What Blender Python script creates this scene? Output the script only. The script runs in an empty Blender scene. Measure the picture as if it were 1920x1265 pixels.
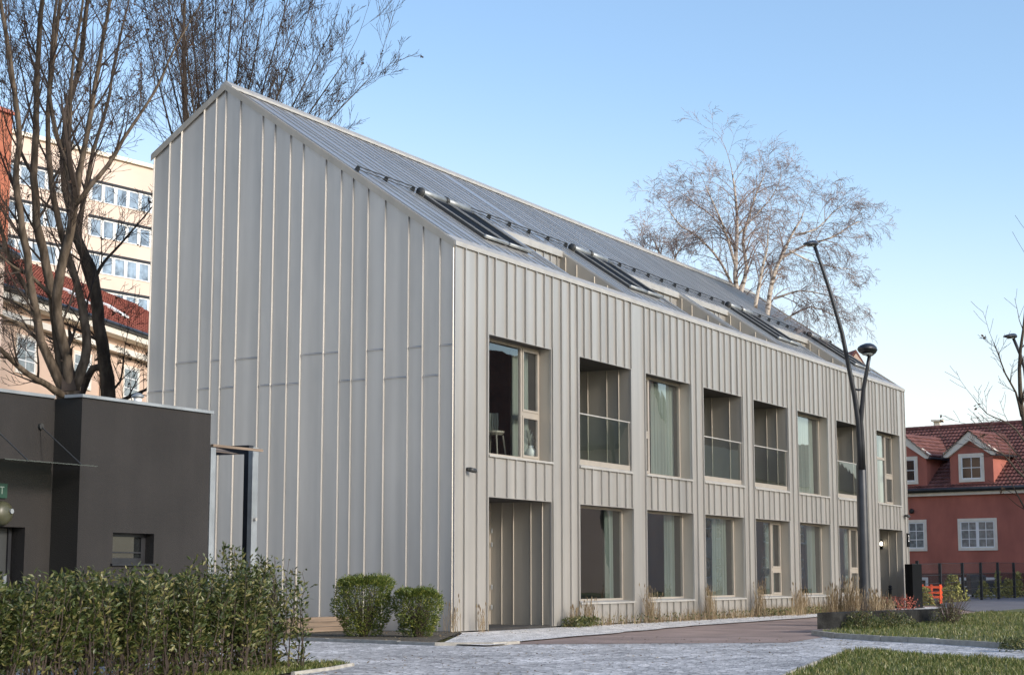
import bpy, math, random
from math import sin, cos, pi, radians, sqrt, atan2
from mathutils import Vector as V, noise, Matrix
random.seed(11)
S = bpy.context.scene
COL = S.collection

# ------------------------------------------------------------------ camera
CAM = V((-35.665, -20.08, 1.271)); YAW, PITCH, F = 0.480885, 0.146479, 3400.0
SHY = -54.1
cd = bpy.data.cameras.new('camera'); cam = bpy.data.objects.new('camera', cd); COL.objects.link(cam)
FW = V((cos(YAW)*cos(PITCH), sin(YAW)*cos(PITCH), sin(PITCH)))
RT = V((sin(YAW), -cos(YAW), 0)); UP = RT.cross(FW)
cam.matrix_world = Matrix.Translation(CAM) @ Matrix((RT, UP, -FW)).transposed().to_4x4()
cd.sensor_width = 36; cd.lens = F/1920*36; cd.shift_y = SHY/1920; cd.clip_end = 3000; cd.clip_start = .1
S.camera = cam
def P(px, py, D):                     # the point at depth D (metres) on the line of sight of a photo pixel
    return CAM + (FW + RT*((px-960)/F) - UP*((py-632.5-SHY)/F))*D

# ------------------------------------------------------------------ light
HZ_TOP = .31; HZ_COL = (4.9, 4.8, 4.65, 1)
SUN_EL, SUN_AZ = radians(22), radians(-95.5)      # azimuth measured from +x
w = bpy.data.worlds.new('World'); S.world = w; w.use_nodes = True
nt = w.node_tree; bg = nt.nodes['Background']
sky = nt.nodes.new('ShaderNodeTexSky'); sky.sky_type = 'NISHITA'; sky.sun_disc = False
sky.sun_elevation = SUN_EL; sky.sun_rotation = pi/2 - SUN_AZ
sky.air_density = 1.0; sky.dust_density = 1.0; sky.ozone_density = 2.2
# pale winter haze low in the sky, a little stronger to the north-west
tcw = nt.nodes.new('ShaderNodeTexCoord'); spw = nt.nodes.new('ShaderNodeSeparateXYZ'); nt.links.new(tcw.outputs['Generated'], spw.inputs[0])
mrw = nt.nodes.new('ShaderNodeMapRange'); mrw.interpolation_type = 'SMOOTHERSTEP'
mrw.inputs['From Min'].default_value = -.06; mrw.inputs['From Max'].default_value = HZ_TOP; mrw.inputs['To Min'].default_value = 1; mrw.inputs['To Max'].default_value = 0
dtw = nt.nodes.new('ShaderNodeVectorMath'); dtw.operation = 'DOT_PRODUCT'; dtw.inputs[1].default_value = (-.46, .886, 0); nt.links.new(tcw.outputs['Generated'], dtw.inputs[0])
maw = nt.nodes.new('ShaderNodeMath'); maw.operation = 'MULTIPLY_ADD'; maw.inputs[1].default_value = -.15; nt.links.new(dtw.outputs['Value'], maw.inputs[0]); nt.links.new(spw.outputs[2], maw.inputs[2])
nt.links.new(maw.outputs[0], mrw.inputs[0])
mxw = nt.nodes.new('ShaderNodeMix'); mxw.data_type = 'RGBA'; nt.links.new(mrw.outputs[0], mxw.inputs[0]); nt.links.new(sky.outputs[0], mxw.inputs[6]); mxw.inputs[7].default_value = HZ_COL
nt.links.new(mxw.outputs[2], bg.inputs[0]); bg.inputs[1].default_value = .105
sl = bpy.data.lights.new('sun', 'SUN'); sl.energy = 1.5; sl.angle = radians(10); sl.color = (1, .91, .80)
so = bpy.data.objects.new('sun', sl); COL.objects.link(so)
sd = V((cos(SUN_AZ)*cos(SUN_EL), sin(SUN_AZ)*cos(SUN_EL), sin(SUN_EL)))
so.rotation_euler = sd.to_track_quat('Z', 'Y').to_euler(); so.location = sd*100
S.view_settings.view_transform = 'Standard'; S.view_settings.look = 'None'
S.view_settings.exposure = 1.27; S.view_settings.gamma = 1
S.render.engine = 'CYCLES'

# ------------------------------------------------------------------ materials
def mat(name, col, rough=.6, metal=0, var=0, vscale=(1,1,1), vs=3, bump=0, bs=30, bscale=(1,1,1), col2=None, spec=.5, emit=None, lo=.35, hi=.65):
    m = bpy.data.materials.new(name); m.use_nodes = True; n = m.node_tree.nodes; l = m.node_tree.links
    b = n['Principled BSDF']; b.inputs['Base Color'].default_value = (*col, 1)
    b.inputs['Roughness'].default_value = rough; b.inputs['Metallic'].default_value = metal
    b.inputs['Specular IOR Level'].default_value = spec
    tc = n.new('ShaderNodeTexCoord')
    if var or col2:
        mp = n.new('ShaderNodeMapping'); mp.inputs['Scale'].default_value = vscale
        l.new(tc.outputs['Object'], mp.inputs[0])
        t = n.new('ShaderNodeTexNoise'); t.inputs['Scale'].default_value = vs; t.inputs['Detail'].default_value = 6
        l.new(mp.outputs[0], t.inputs[0])
        r = n.new('ShaderNodeValToRGB'); r.color_ramp.elements[0].position = lo; r.color_ramp.elements[1].position = hi
        c2 = col2 or tuple(min(1, c*(1+var)) for c in col); c1 = col if col2 else tuple(c*(1-var) for c in col)
        r.color_ramp.elements[0].color = (*c1, 1); r.color_ramp.elements[1].color = (*c2, 1)
        l.new(t.outputs[0], r.inputs[0]); l.new(r.outputs[0], b.inputs['Base Color'])
    if bump:
        mp = n.new('ShaderNodeMapping'); mp.inputs['Scale'].default_value = bscale
        l.new(tc.outputs['Object'], mp.inputs[0])
        t = n.new('ShaderNodeTexNoise'); t.inputs['Scale'].default_value = bs; t.inputs['Detail'].default_value = 4
        l.new(mp.outputs[0], t.inputs[0])
        bp = n.new('ShaderNodeBump'); bp.inputs['Strength'].default_value = bump; bp.inputs['Distance'].default_value = .02
        l.new(t.outputs[0], bp.inputs['Height']); l.new(bp.outputs[0], b.inputs['Normal'])
    if emit:
        b.inputs['Emission Color'].default_value = (*emit[:3], 1); b.inputs['Emission Strength'].default_value = emit[3]
    return m

def metal_mat(name, col, rough, metal, horizontal=True):
    """zinc sheet: soft cloudy tone, slight oil-canning, faint stains running down"""
    m = mat(name, col, rough, metal, var=.045, vscale=(1, 1, .16), vs=2.2)
    n = m.node_tree.nodes; l = m.node_tree.links; b = n['Principled BSDF']
    tc = n['Texture Coordinate']
    mp = n.new('ShaderNodeMapping'); mp.inputs['Scale'].default_value = (1.3, 1.3, .12)
    l.new(tc.outputs['Object'], mp.inputs[0])
    t = n.new('ShaderNodeTexNoise'); t.inputs['Scale'].default_value = 2.1; t.inputs['Detail'].default_value = 2
    l.new(mp.outputs[0], t.inputs[0])
    bp = n.new('ShaderNodeBump'); bp.inputs['Strength'].default_value = .12; bp.inputs['Distance'].default_value = .12
    l.new(t.outputs[0], bp.inputs['Height']); l.new(bp.outputs[0], b.inputs['Normal'])
    t2 = n.new('ShaderNodeTexNoise'); t2.inputs['Scale'].default_value = 9; t2.inputs['Detail'].default_value = 8
    mp2 = n.new('ShaderNodeMapping'); mp2.inputs['Scale'].default_value = (2.5, 2.5, .25)
    l.new(tc.outputs['Object'], mp2.inputs[0]); l.new(mp2.outputs[0], t2.inputs[0])
    mr = n.new('ShaderNodeMapRange'); mr.inputs['From Min'].default_value = .3; mr.inputs['From Max'].default_value = .7
    mr.inputs['To Min'].default_value = rough-.03; mr.inputs['To Max'].default_value = rough+.05
    l.new(t2.outputs[0], mr.inputs[0]); l.new(mr.outputs[0], b.inputs['Roughness'])
    return m

def glass_mat(name, tint=(.75, .8, .78), refl=1.0, rough=.01):
    m = bpy.data.materials.new(name); m.use_nodes = True; n = m.node_tree.nodes; l = m.node_tree.links
    n.remove(n['Principled BSDF']); out = n['Material Output']
    tr = n.new('ShaderNodeBsdfTransparent'); tr.inputs[0].default_value = (*tint, 1)
    gl = n.new('ShaderNodeBsdfGlossy'); gl.inputs[0].default_value = (1, 1, 1, 1); gl.inputs[1].default_value = rough
    fr = n.new('ShaderNodeFresnel'); fr.inputs[0].default_value = 1.6
    mu = n.new('ShaderNodeMath'); mu.operation = 'MULTIPLY'; mu.inputs[1].default_value = refl*1.8; mu.use_clamp = True
    l.new(fr.outputs[0], mu.inputs[0])
    ge = n.new('ShaderNodeNewGeometry'); iv = n.new('ShaderNodeMath'); iv.operation = 'SUBTRACT'; iv.inputs[0].default_value = 1; l.new(ge.outputs['Backfacing'], iv.inputs[1])
    m3 = n.new('ShaderNodeMath'); m3.operation = 'MULTIPLY'; l.new(mu.outputs[0], m3.inputs[0]); l.new(iv.outputs[0], m3.inputs[1]); mu = m3
    mx = n.new('ShaderNodeMixShader'); l.new(mu.outputs[0], mx.inputs[0]); l.new(tr.outputs[0], mx.inputs[1]); l.new(gl.outputs[0], mx.inputs[2])
    tc = n.new('ShaderNodeTexCoord'); t = n.new('ShaderNodeTexNoise'); t.inputs['Scale'].default_value = .9
    l.new(tc.outputs['Object'], t.inputs[0])
    bp = n.new('ShaderNodeBump'); bp.inputs['Strength'].default_value = .02; bp.inputs['Distance'].default_value = .1
    l.new(t.outputs[0], bp.inputs['Height']); l.new(bp.outputs[0], gl.inputs['Normal'])
    l.new(mx.outputs[0], out.inputs[0])
    return m

def brick_mat(name, c1, c2, mortar, sc, bw=.5, rh=.25, ms=.02, axis='xz', bump=.5, rough=.85, squash=1):
    m = bpy.data.materials.new(name); m.use_nodes = True; n = m.node_tree.nodes; l = m.node_tree.links
    b = n['Principled BSDF']; b.inputs['Roughness'].default_value = rough
    tc = n.new('ShaderNodeTexCoord'); sp = n.new('ShaderNodeSeparateXYZ'); cb = n.new('ShaderNodeCombineXYZ')
    l.new(tc.outputs['Object'], sp.inputs[0])
    l.new(sp.outputs['XYZ'.index(axis[0].upper())], cb.inputs[0]); l.new(sp.outputs['XYZ'.index(axis[1].upper())], cb.inputs[1])
    t = n.new('ShaderNodeTexBrick'); t.inputs['Scale'].default_value = sc
    t.inputs['Color1'].default_value = (*c1, 1); t.inputs['Color2'].default_value = (*c2, 1); t.inputs['Mortar'].default_value = (*mortar, 1)
    t.inputs['Mortar Size'].default_value = ms; t.inputs['Brick Width'].default_value = bw; t.inputs['Row Height'].default_value = rh
    t.inputs['Mortar Smooth'].default_value = .3
    l.new(cb.outputs[0], t.inputs[0])
    ns = n.new('ShaderNodeTexNoise'); ns.inputs['Scale'].default_value = 1.3; ns.inputs['Detail'].default_value = 5
    l.new(tc.outputs['Object'], ns.inputs[0])
    mr = n.new('ShaderNodeMapRange'); mr.inputs['From Min'].default_value = .3; mr.inputs['From Max'].default_value = .7
    mr.inputs['To Min'].default_value = .7; mr.inputs['To Max'].default_value = 1.2; l.new(ns.outputs[0], mr.inputs[0])
    mx = n.new('ShaderNodeMix'); mx.data_type = 'RGBA'; mx.blend_type = 'MULTIPLY'; mx.inputs[0].default_value = 1
    l.new(t.outputs[0], mx.inputs[6]); l.new(mr.outputs[0], mx.inputs[7]); l.new(mx.outputs[2], b.inputs['Base Color'])
    bp = n.new('ShaderNodeBump'); bp.inputs['Strength'].default_value = bump; bp.inputs['Distance'].default_value = .02; bp.invert = True
    l.new(t.outputs[1], bp.inputs['Height']); l.new(bp.outputs[0], b.inputs['Normal'])
    return m

M = {}
M['zinc'] = metal_mat('zinc_sheet', (.475, .452, .418), .38, .55)
M['zinc_g'] = M['zinc']
M['zinc_roof'] = mat('zinc_roof', (.56, .55, .53), .32, .75, var=.06, vscale=(2, .3, .3), vs=2)
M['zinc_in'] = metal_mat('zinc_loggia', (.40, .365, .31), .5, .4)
M['trim'] = mat('trim_metal', (.42, .405, .375), .5, .3, var=.08)
M['frame'] = mat('beige_frame', (.33, .295, .25), .5, .1, var=.05)
M['dark'] = mat('dark_metal', (.025, .026, .03), .45, .3, var=.2)
M['lamp'] = mat('lamp_grey', (.045, .048, .055), .4, .5, var=.15)
M['rubber'] = mat('dark_frame', (.04, .042, .042), .5, .2, var=.1)
M['black'] = mat('black_panel', (.004, .004, .004), .6, spec=.1)
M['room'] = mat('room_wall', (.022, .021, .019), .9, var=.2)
M['ceil'] = mat('soffit', (.06, .055, .05), .8, var=.1)  # undersides of the openings, their shade put into this near-black colour
M['curtain'] = mat('curtain', (.27, .29, .26), .9, var=.08, vscale=(8, 8, .3))
M['curtain_dim'] = mat('shaded_curtain', (.17, .19, .17), .9, var=.1, vscale=(8, 8, .3))  # darker copy of the curtain cloth, indoor shade put into its colour
M['glass'] = glass_mat('window_glass')
M['glass_rail'] = glass_mat('rail_glass', (.84, .89, .87), .55)
M['glass_canopy'] = glass_mat('canopy_glass', (.5, .55, .52), .8)
M['galv'] = mat('galvanised', (.30, .32, .33), .5, .5, var=.15)
M['stucco_dark'] = mat('dark_render', (.0185, .0165, .0155), .9, var=.12, vs=1.2, bump=.3, bs=60)
def add_stains(m, scale, vs, lo, hi, k0, k1, det=5):
    n = m.node_tree.nodes; l = m.node_tree.links; b = n['Principled BSDF']; src = b.inputs['Base Color'].links[0].from_socket
    tc = n['Texture Coordinate']; mp = n.new('ShaderNodeMapping'); mp.inputs['Scale'].default_value = scale; l.new(tc.outputs['Object'], mp.inputs[0])
    t = n.new('ShaderNodeTexNoise'); t.inputs['Scale'].default_value = vs; t.inputs['Detail'].default_value = det; l.new(mp.outputs[0], t.inputs[0])
    mr = n.new('ShaderNodeMapRange'); mr.inputs['From Min'].default_value = lo; mr.inputs['From Max'].default_value = hi; mr.inputs['To Min'].default_value = k0; mr.inputs['To Max'].default_value = k1
    l.new(t.outputs[0], mr.inputs[0]); mx = n.new('ShaderNodeMix'); mx.data_type = 'RGBA'; mx.blend_type = 'MULTIPLY'; mx.inputs[0].default_value = 1
    l.new(src, mx.inputs[6]); l.new(mr.outputs[0], mx.inputs[7]); l.new(mx.outputs[2], b.inputs['Base Color'])
M['stucco_dark2'] = mat('brown_render', (.022, .0195, .016), .9, var=.12, vs=1.2, bump=.3, bs=60)
add_stains(M['stucco_dark'], (3, 3, .22), 1.3, .40, .75, .94, 1.18); add_stains(M['stucco_dark2'], (3, 3, .22), 1.3, .40, .75, .94, 1.12)
M['peach'] = mat('peach_render', (.62, .45, .34), .9, var=.06, vs=.5)
M['peach2'] = mat('pale_render', (.66, .53, .445), .9, var=.05, vs=.3)
M['cream'] = mat('cream_trim', (.76, .70, .60), .8, var=.05)
M['white'] = mat('white_paint', (.80, .80, .79), .5, var=.03)
add_stains(M['zinc'], (3, 3, .02), 1.0, .36, .64, .93, 1.05, 1)
M['redwall'] = mat('red_render', (.40, .135, .098), .9, var=.10, vs=.6, bump=.2, bs=40)
M['redwall2'] = mat('dark_red_plinth', (.14, .05, .04), .9, var=.12)
M['orange'] = mat('orange_render', (.38, .13, .075), .9, var=.1)
M['farglass'] = mat('far_window_glass', (.20, .26, .33), .12, .0, var=.5, vs=1.5, spec=1.0)
M['darkglass'] = mat('dark_window_glass', (.015, .017, .018), .06, 0, var=.4, vs=2, spec=.8)
M['greyglass'] = mat('netted_window_glass', (.20, .22, .22), .15, 0, var=.3, vs=4, spec=.8)
M['bark'] = mat('bark', (.055, .042, .030), .95, col2=(.17, .132, .098), vscale=(1, 1, .35), vs=6, bump=.9, bs=14, bscale=(1, 1, .3), spec=.2)
M['bark_dark'] = mat('dark_bark', (.045, .035, .028), .95, col2=(.12, .095, .072), vscale=(1, 1, .35), vs=6, bump=.9, bs=14, spec=.2)
M['twig'] = mat('twig', (.062, .048, .040), .95, var=.3, vs=1, spec=.2)
M['birch'] = mat('birch_bark', (.16, .12, .09), .8, col2=(.58, .50, .42), vscale=(1, 1, 2), vs=3, lo=.42, hi=.5, spec=.3)
M['birch_twig'] = mat('birch_twig', (.27, .21, .19), .9, var=.3, vs=1, spec=.2)
M['seed'] = mat('seed_cluster', (.06, .035, .022), .9, var=.3)
M['plinth'] = mat('plinth', (.03, .028, .026), .9, var=.2)
M['timber'] = mat('timber_board', (.20, .15, .11), .85, var=.25, vscale=(.3, 6, 6), vs=4)
M['kerb'] = mat('kerb_concrete', (.34, .32, .28), .9, var=.18, vs=5, bump=.5, bs=40)
M['gravel'] = mat('white_gravel', (.30, .28, .25), .95, col2=(.88, .84, .79), vs=26, lo=.35, hi=.55, bump=1, bs=30)
M['redpath'] = mat('red_asphalt', (.25, .180, .150), .92, col2=(.32, .235, .20), vs=.9, bump=.4, bs=120)
add_stains(M['redwall'], (.8, .8, .3), 1.2, .35, .7, .85, 1.15)
add_stains(M['redpath'], (1, 1, 1), .55, .4, .65, .82, 1.12, 8); add_stains(M['gravel'], (1, 1, 1), 3.5, .4, .6, .65, 1.05, 4)
M['asphalt'] = mat('asphalt', (.14, .135, .145), .9, var=.15, vs=1, bump=.4, bs=90)
M['soil'] = mat('soil', (.045, .035, .024), 1, col2=(.11, .09, .06), vs=8, bump=1, bs=20)
M['grass_base'] = mat('turf', (.05, .065, .015), 1, col2=(.12, .125, .04), vs=2.5, bump=1, bs=25)
M['stone'] = mat('dark_stone_block', (.011, .011, .011), .85, col2=(.034, .034, .033), spec=.15, vs=3.5, bump=.6, bs=25)
M['dry'] = mat('dry_stalks', (.30, .22, .12), .9, col2=(.46, .36, .21), vs=6)
M['weed'] = mat('green_weeds', (.07, .10, .03), .9, var=.4, vs=5)
M['redleaf'] = mat('red_leaves', (.34, .10, .07), .9, var=.3, vs=9)
M['yellowleaf'] = mat('yellow_green_leaves', (.28, .27, .08), .9, var=.4, vs=9)
M['orangeplastic'] = mat('orange_plastic', (.85, .10, .02), .5)
M['green_sign'] = mat('green_sign', (.008, .045, .026), .5)
M['signwhite'] = mat('sign_white', (.25, .30, .27), .5)
M['bulk'] = mat('lamp_diffuser', (.06, .06, .035), .4)
M['lit'] = mat('lit_diffuser', (.9, .85, .7), .4, emit=(1, .9, .7, 4))
M['terracotta'] = brick_mat('clay_tiles', (.17, .062, .045), (.235, .088, .06), (.045, .018, .014), 1.0, bw=.26, rh=.34, ms=.03, axis='xy', bump=1.0)
M['brick'] = brick_mat('dark_brick', (.12, .055, .04), (.17, .075, .055), (.10, .085, .075), 1.0, bw=.26, rh=.085, ms=.012)
def cobbles():
    m = bpy.data.materials.new('granite_setts'); m.use_nodes = True; n = m.node_tree.nodes; l = m.node_tree.links
    b = n['Principled BSDF']; b.inputs['Roughness'].default_value = .62
    tc = n.new('ShaderNodeTexCoord'); tc.name = 'Texture Coordinate'
    nz = n.new('ShaderNodeTexNoise'); nz.inputs['Scale'].default_value = 2; l.new(tc.outputs['Object'], nz.inputs[0])
    ad = n.new('ShaderNodeMix'); ad.data_type = 'RGBA'; ad.blend_type = 'ADD'; ad.inputs[0].default_value = .12
    l.new(tc.outputs['Object'], ad.inputs[6]); l.new(nz.outputs[1], ad.inputs[7])
    v = n.new('ShaderNodeTexVoronoi'); v.inputs['Scale'].default_value = 8; v.inputs['Randomness'].default_value = .55
    v2 = n.new('ShaderNodeTexVoronoi'); v2.feature = 'DISTANCE_TO_EDGE'; v2.inputs['Scale'].default_value = 8; v2.inputs['Randomness'].default_value = .55
    l.new(ad.outputs[2], v.inputs[0]); l.new(ad.outputs[2], v2.inputs[0])
    sp = n.new('ShaderNodeSeparateColor'); l.new(v.outputs[1], sp.inputs[0])
    r = n.new('ShaderNodeValToRGB'); r.color_ramp.elements[0].color = (.36, .35, .345, 1); r.color_ramp.elements[1].color = (.86, .83, .81, 1)
    l.new(sp.outputs[0], r.inputs[0])
    r2 = n.new('ShaderNodeValToRGB'); r2.color_ramp.elements[0].color = (.22, .22, .20, 1); r2.color_ramp.elements[1].color = (1, 1, 1, 1)
    r2.color_ramp.elements[0].position = .02; r2.color_ramp.elements[1].position = .10
    l.new(v2.outputs[0], r2.inputs[0])
    mx = n.new('ShaderNodeMix'); mx.data_type = 'RGBA'; mx.blend_type = 'MULTIPLY'; mx.inputs[0].default_value = 1
    l.new(r.outputs[0], mx.inputs[6]); l.new(r2.outputs[0], mx.inputs[7])
    n3 = n.new('ShaderNodeTexNoise'); n3.inputs['Scale'].default_value = .5; n3.inputs['Detail'].default_value = 6; l.new(tc.outputs['Object'], n3.inputs[0])
    mr = n.new('ShaderNodeMapRange'); mr.inputs['From Min'].default_value = .3; mr.inputs['From Max'].default_value = .7
    mr.inputs['To Min'].default_value = .78; mr.inputs['To Max'].default_value = 1.18; l.new(n3.outputs[0], mr.inputs[0])
    m2 = n.new('ShaderNodeMix'); m2.data_type = 'RGBA'; m2.blend_type = 'MULTIPLY'; m2.inputs[0].default_value = 1
    l.new(mx.outputs[2], m2.inputs[6]); l.new(mr.outputs[0], m2.inputs[7]); l.new(m2.outputs[2], b.inputs['Base Color'])
    bp = n.new('ShaderNodeBump'); bp.inputs['Strength'].default_value = .7; bp.inputs['Distance'].default_value = .02
    l.new(r2.outputs[0], bp.inputs['Height']); l.new(bp.outputs[0], b.inputs['Normal'])
    return m
M['setts'] = cobbles(); add_stains(M['setts'], (.5, 1, 1), .9, .38, .66, .78, 1.12, 8)
def leaf_mat(name, c1, c2, c3, tr=.25):
    m = bpy.data.materials.new(name); m.use_nodes = True; n = m.node_tree.nodes; l = m.node_tree.links
    b = n['Principled BSDF']; b.inputs['Roughness'].default_value = .42
    g = n.new('ShaderNodeNewGeometry'); r = n.new('ShaderNodeValToRGB')
    r.color_ramp.elements[0].color = (*c1, 1); r.color_ramp.elements[1].color = (*c3, 1)
    e = r.color_ramp.elements.new(.6); e.color = (*c2, 1)
    l.new(g.outputs['Random Per Island'], r.inputs[0]); l.new(r.outputs[0], b.inputs['Base Color'])
    t = n.new('ShaderNodeBsdfTranslucent'); l.new(r.outputs[0], t.inputs[0])
    mx = n.new('ShaderNodeMixShader'); mx.inputs[0].default_value = tr
    l.new(b.outputs[0], mx.inputs[1]); l.new(t.outputs[0], mx.inputs[2]); l.new(mx.outputs[0], n['Material Output'].inputs[0])
    return m
M['laurel'] = leaf_mat('laurel_leaves', (.034, .052, .013), (.078, .10, .025), (.25, .22, .08))
M['bush'] = leaf_mat('bush_leaves', (.055, .090, .016), (.12, .16, .03), (.28, .27, .06))
M['blade'] = leaf_mat('grass_blades', (.055, .080, .014), (.12, .150, .028), (.32, .27, .12))
M['dryblade'] = leaf_mat('dry_grass', (.14, .095, .05), (.27, .19, .10), (.42, .33, .19))
def mesh_screen():
    m = bpy.data.materials.new('wire_mesh'); m.use_nodes = True; n = m.node_tree.nodes; l = m.node_tree.links
    b = n['Principled BSDF']; b.inputs['Base Color'].default_value = (.012, .012, .012, 1)
    t = n.new('ShaderNodeBsdfTransparent'); mx = n.new('ShaderNodeMixShader'); mx.inputs[0].default_value = .24
    l.new(t.outputs[0], mx.inputs[1]); l.new(b.outputs[0], mx.inputs[2]); l.new(mx.outputs[0], n['Material Output'].inputs[0])
    return m
M['screen'] = mesh_screen()

# ------------------------------------------------------------------ mesh builder
def wpos(o):
    p = V((0, 0, 0))
    while o is not None:
        p += o.location; o = o.parent
    return p
def tag(o, label=None, cat=None, group=None, kind=None):
    if label: o['label'] = label
    if cat: o['category'] = cat
    if group: o['group'] = group
    if kind: o['kind'] = kind
    return o
def empty(name, loc, label, cat, group=None):
    o = bpy.data.objects.new(name, None); COL.objects.link(o); o.location = loc; o.empty_display_size = .3
    return tag(o, label, cat, group)
class MB:
    def __init__(s): s.v = []; s.f = []
    def face(s, pts):
        n = len(s.v); s.v += [tuple(p) for p in pts]; s.f.append(tuple(range(n, n+len(pts))))
    def hexa(s, p):      # 8 points: bottom 4 ccw, top 4 ccw
        n = len(s.v); s.v += [tuple(q) for q in p]
        for q in ((3, 2, 1, 0), (4, 5, 6, 7), (0, 1, 5, 4), (1, 2, 6, 5), (2, 3, 7, 6), (3, 0, 4, 7)): s.f.append(tuple(n+i for i in q))
    def box(s, x0, x1, y0, y1, z0, z1, T=None):
        p = [(x0, y0, z0), (x1, y0, z0), (x1, y1, z0), (x0, y1, z0), (x0, y0, z1), (x1, y0, z1), (x1, y1, z1), (x0, y1, z1)]
        if T: p = [T(*q) for q in p]
        s.hexa(p)
    def prism(s, prof, d):   # prof: list of 3d points, extruded by vector d
        n = len(s.v); k = len(prof); d = V(d)
        s.v += [tuple(V(p)) for p in prof] + [tuple(V(p)+d) for p in prof]
        s.f.append(tuple(range(n+k-1, n-1, -1))); s.f.append(tuple(range(n+k, n+2*k)))
        for i in range(k): j = (i+1) % k; s.f.append((n+i, n+j, n+k+j, n+k+i))
    def tube(s, pts, rad, n=6, cap=True):
        pts = [V(p) for p in pts]
        if not hasattr(rad, '__len__'): rad = [rad]*len(pts)
        b0 = len(s.v); ref = None
        for i, p in enumerate(pts):
            d = (pts[min(i+1, len(pts)-1)] - pts[max(i-1, 0)])
            d = d.normalized() if d.length > 1e-9 else V((0, 0, 1))
            if ref is None: ref = d.orthogonal().normalized()
            a = (ref - d*ref.dot(d)); a = a.normalized() if a.length > 1e-6 else d.orthogonal().normalized(); ref = a; b = d.cross(a)
            for k in range(n):
                t = 2*pi*k/n; s.v.append(tuple(p + (a*cos(t)+b*sin(t))*rad[i]))
        for i in range(len(pts)-1):
            for k in range(n):
                j = (k+1) % n; s.f.append((b0+i*n+k, b0+i*n+j, b0+(i+1)*n+j, b0+(i+1)*n+k))
        if cap and n > 3:
            s.f.append(tuple(b0+k for k in range(n-1, -1, -1))); e = b0+(len(pts)-1)*n; s.f.append(tuple(e+k for k in range(n)))
    def lathe(s, c, prof, n=16, axis=V((0, 0, 1))):
        c = V(c); axis = axis.normalized(); a = axis.orthogonal().normalized(); b = axis.cross(a); b0 = len(s.v)
        for r, h in prof:
            for k in range(n):
                t = 2*pi*k/n; s.v.append(tuple(c + axis*h + (a*cos(t)+b*sin(t))*max(r, 1e-4)))
        for i in range(len(prof)-1):
            for k in range(n):
                j = (k+1) % n; s.f.append((b0+i*n+k, b0+i*n+j, b0+(i+1)*n+j, b0+(i+1)*n+k))
        s.f.append(tuple(b0+k for k in range(n-1, -1, -1))); e = b0+(len(prof)-1)*n; s.f.append(tuple(e+k for k in range(n)))
    def build(s, name, m, parent=None, smooth=False):
        me = bpy.data.meshes.new(name); me.from_pydata(s.v, [], s.f); me.materials.append(M[m] if isinstance(m, str) else m)
        if smooth: me.shade_smooth()
        o = bpy.data.objects.new(name, me); COL.objects.link(o)
        if parent is not None: o.parent = parent; o.location = -wpos(parent)
        return o
def struct(o): o['kind'] = 'structure'; return o
def text_mesh(name, txt, size, m, T, parent):   # flat lettering, T maps (u, v) -> world
    c = bpy.data.curves.new(name, 'FONT'); c.body = txt; c.size = size; c.align_x = 'CENTER'; c.align_y = 'CENTER'; c.extrude = .002
    o = bpy.data.objects.new(name, c); COL.objects.link(o); bpy.context.view_layer.update()
    me = bpy.data.meshes.new_from_object(o.evaluated_get(bpy.context.evaluated_depsgraph_get()))
    bpy.data.objects.remove(o)
    for v in me.vertices: v.co = T(v.co.x, v.co.y, v.co.z)
    me.materials.clear(); me.materials.append(M[m]); r = bpy.data.objects.new(name, me); COL.objects.link(r)
    r.parent = parent; r.location = -wpos(parent); return r

# ------------------------------------------------------------------ ground
def gz(x, y):
    s = (x-CAM.x)*cos(YAW) + (y-CAM.y)*sin(YAW)
    t = max(0, min(1, (s-72)/22)); return .2*t*t*(3-2*t)
def sheet(name, poly, z, m, step=None, wob=0):
    b = MB(); b.face([(x, y, z) for x, y in poly]); o = b.build(name, m); return struct(o)
g = MB(); N = 60
def gcoord(i): t = i/N*2-1; return math.copysign(abs(t)**3*900+abs(t)*60, t)
for i in range(N+1):
    for j in range(N+1):
        x, y = gcoord(i)+10, gcoord(j)
        g.v.append((x, y, gz(x, y)-.06))
for i in range(N):
    for j in range(N):
        a = i*(N+1)+j; g.f.append((a, a+N+1, a+N+2, a+1))
struct(g.build('ground', 'grass_base'))
sheet('cobbled_road', [(-60, -40), (-3.5, -40), (.5, -13.5), (.0, -10.2), (1.5, -8.2), (3.4, -7.2), (-1.2, -8.0), (-4.7, -3.8), (-4.6, -2.5), (-4.6, 12), (-14, 30), (-60, 30)], 0, 'setts')
sheet('red_path', [(-4.9, -3.7), (-1.5, -8.3), (1.9, -7.9), (3.3, -7.25), (12, -6.6), (25.2, -5.45), (32, -5.1), (39, -1.9), (44, -.4), (44, 2), (38.2, 2), (38.2, -.9), (19.5, -1.35), (3.8, -2.5)], .004, 'redpath')
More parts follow.
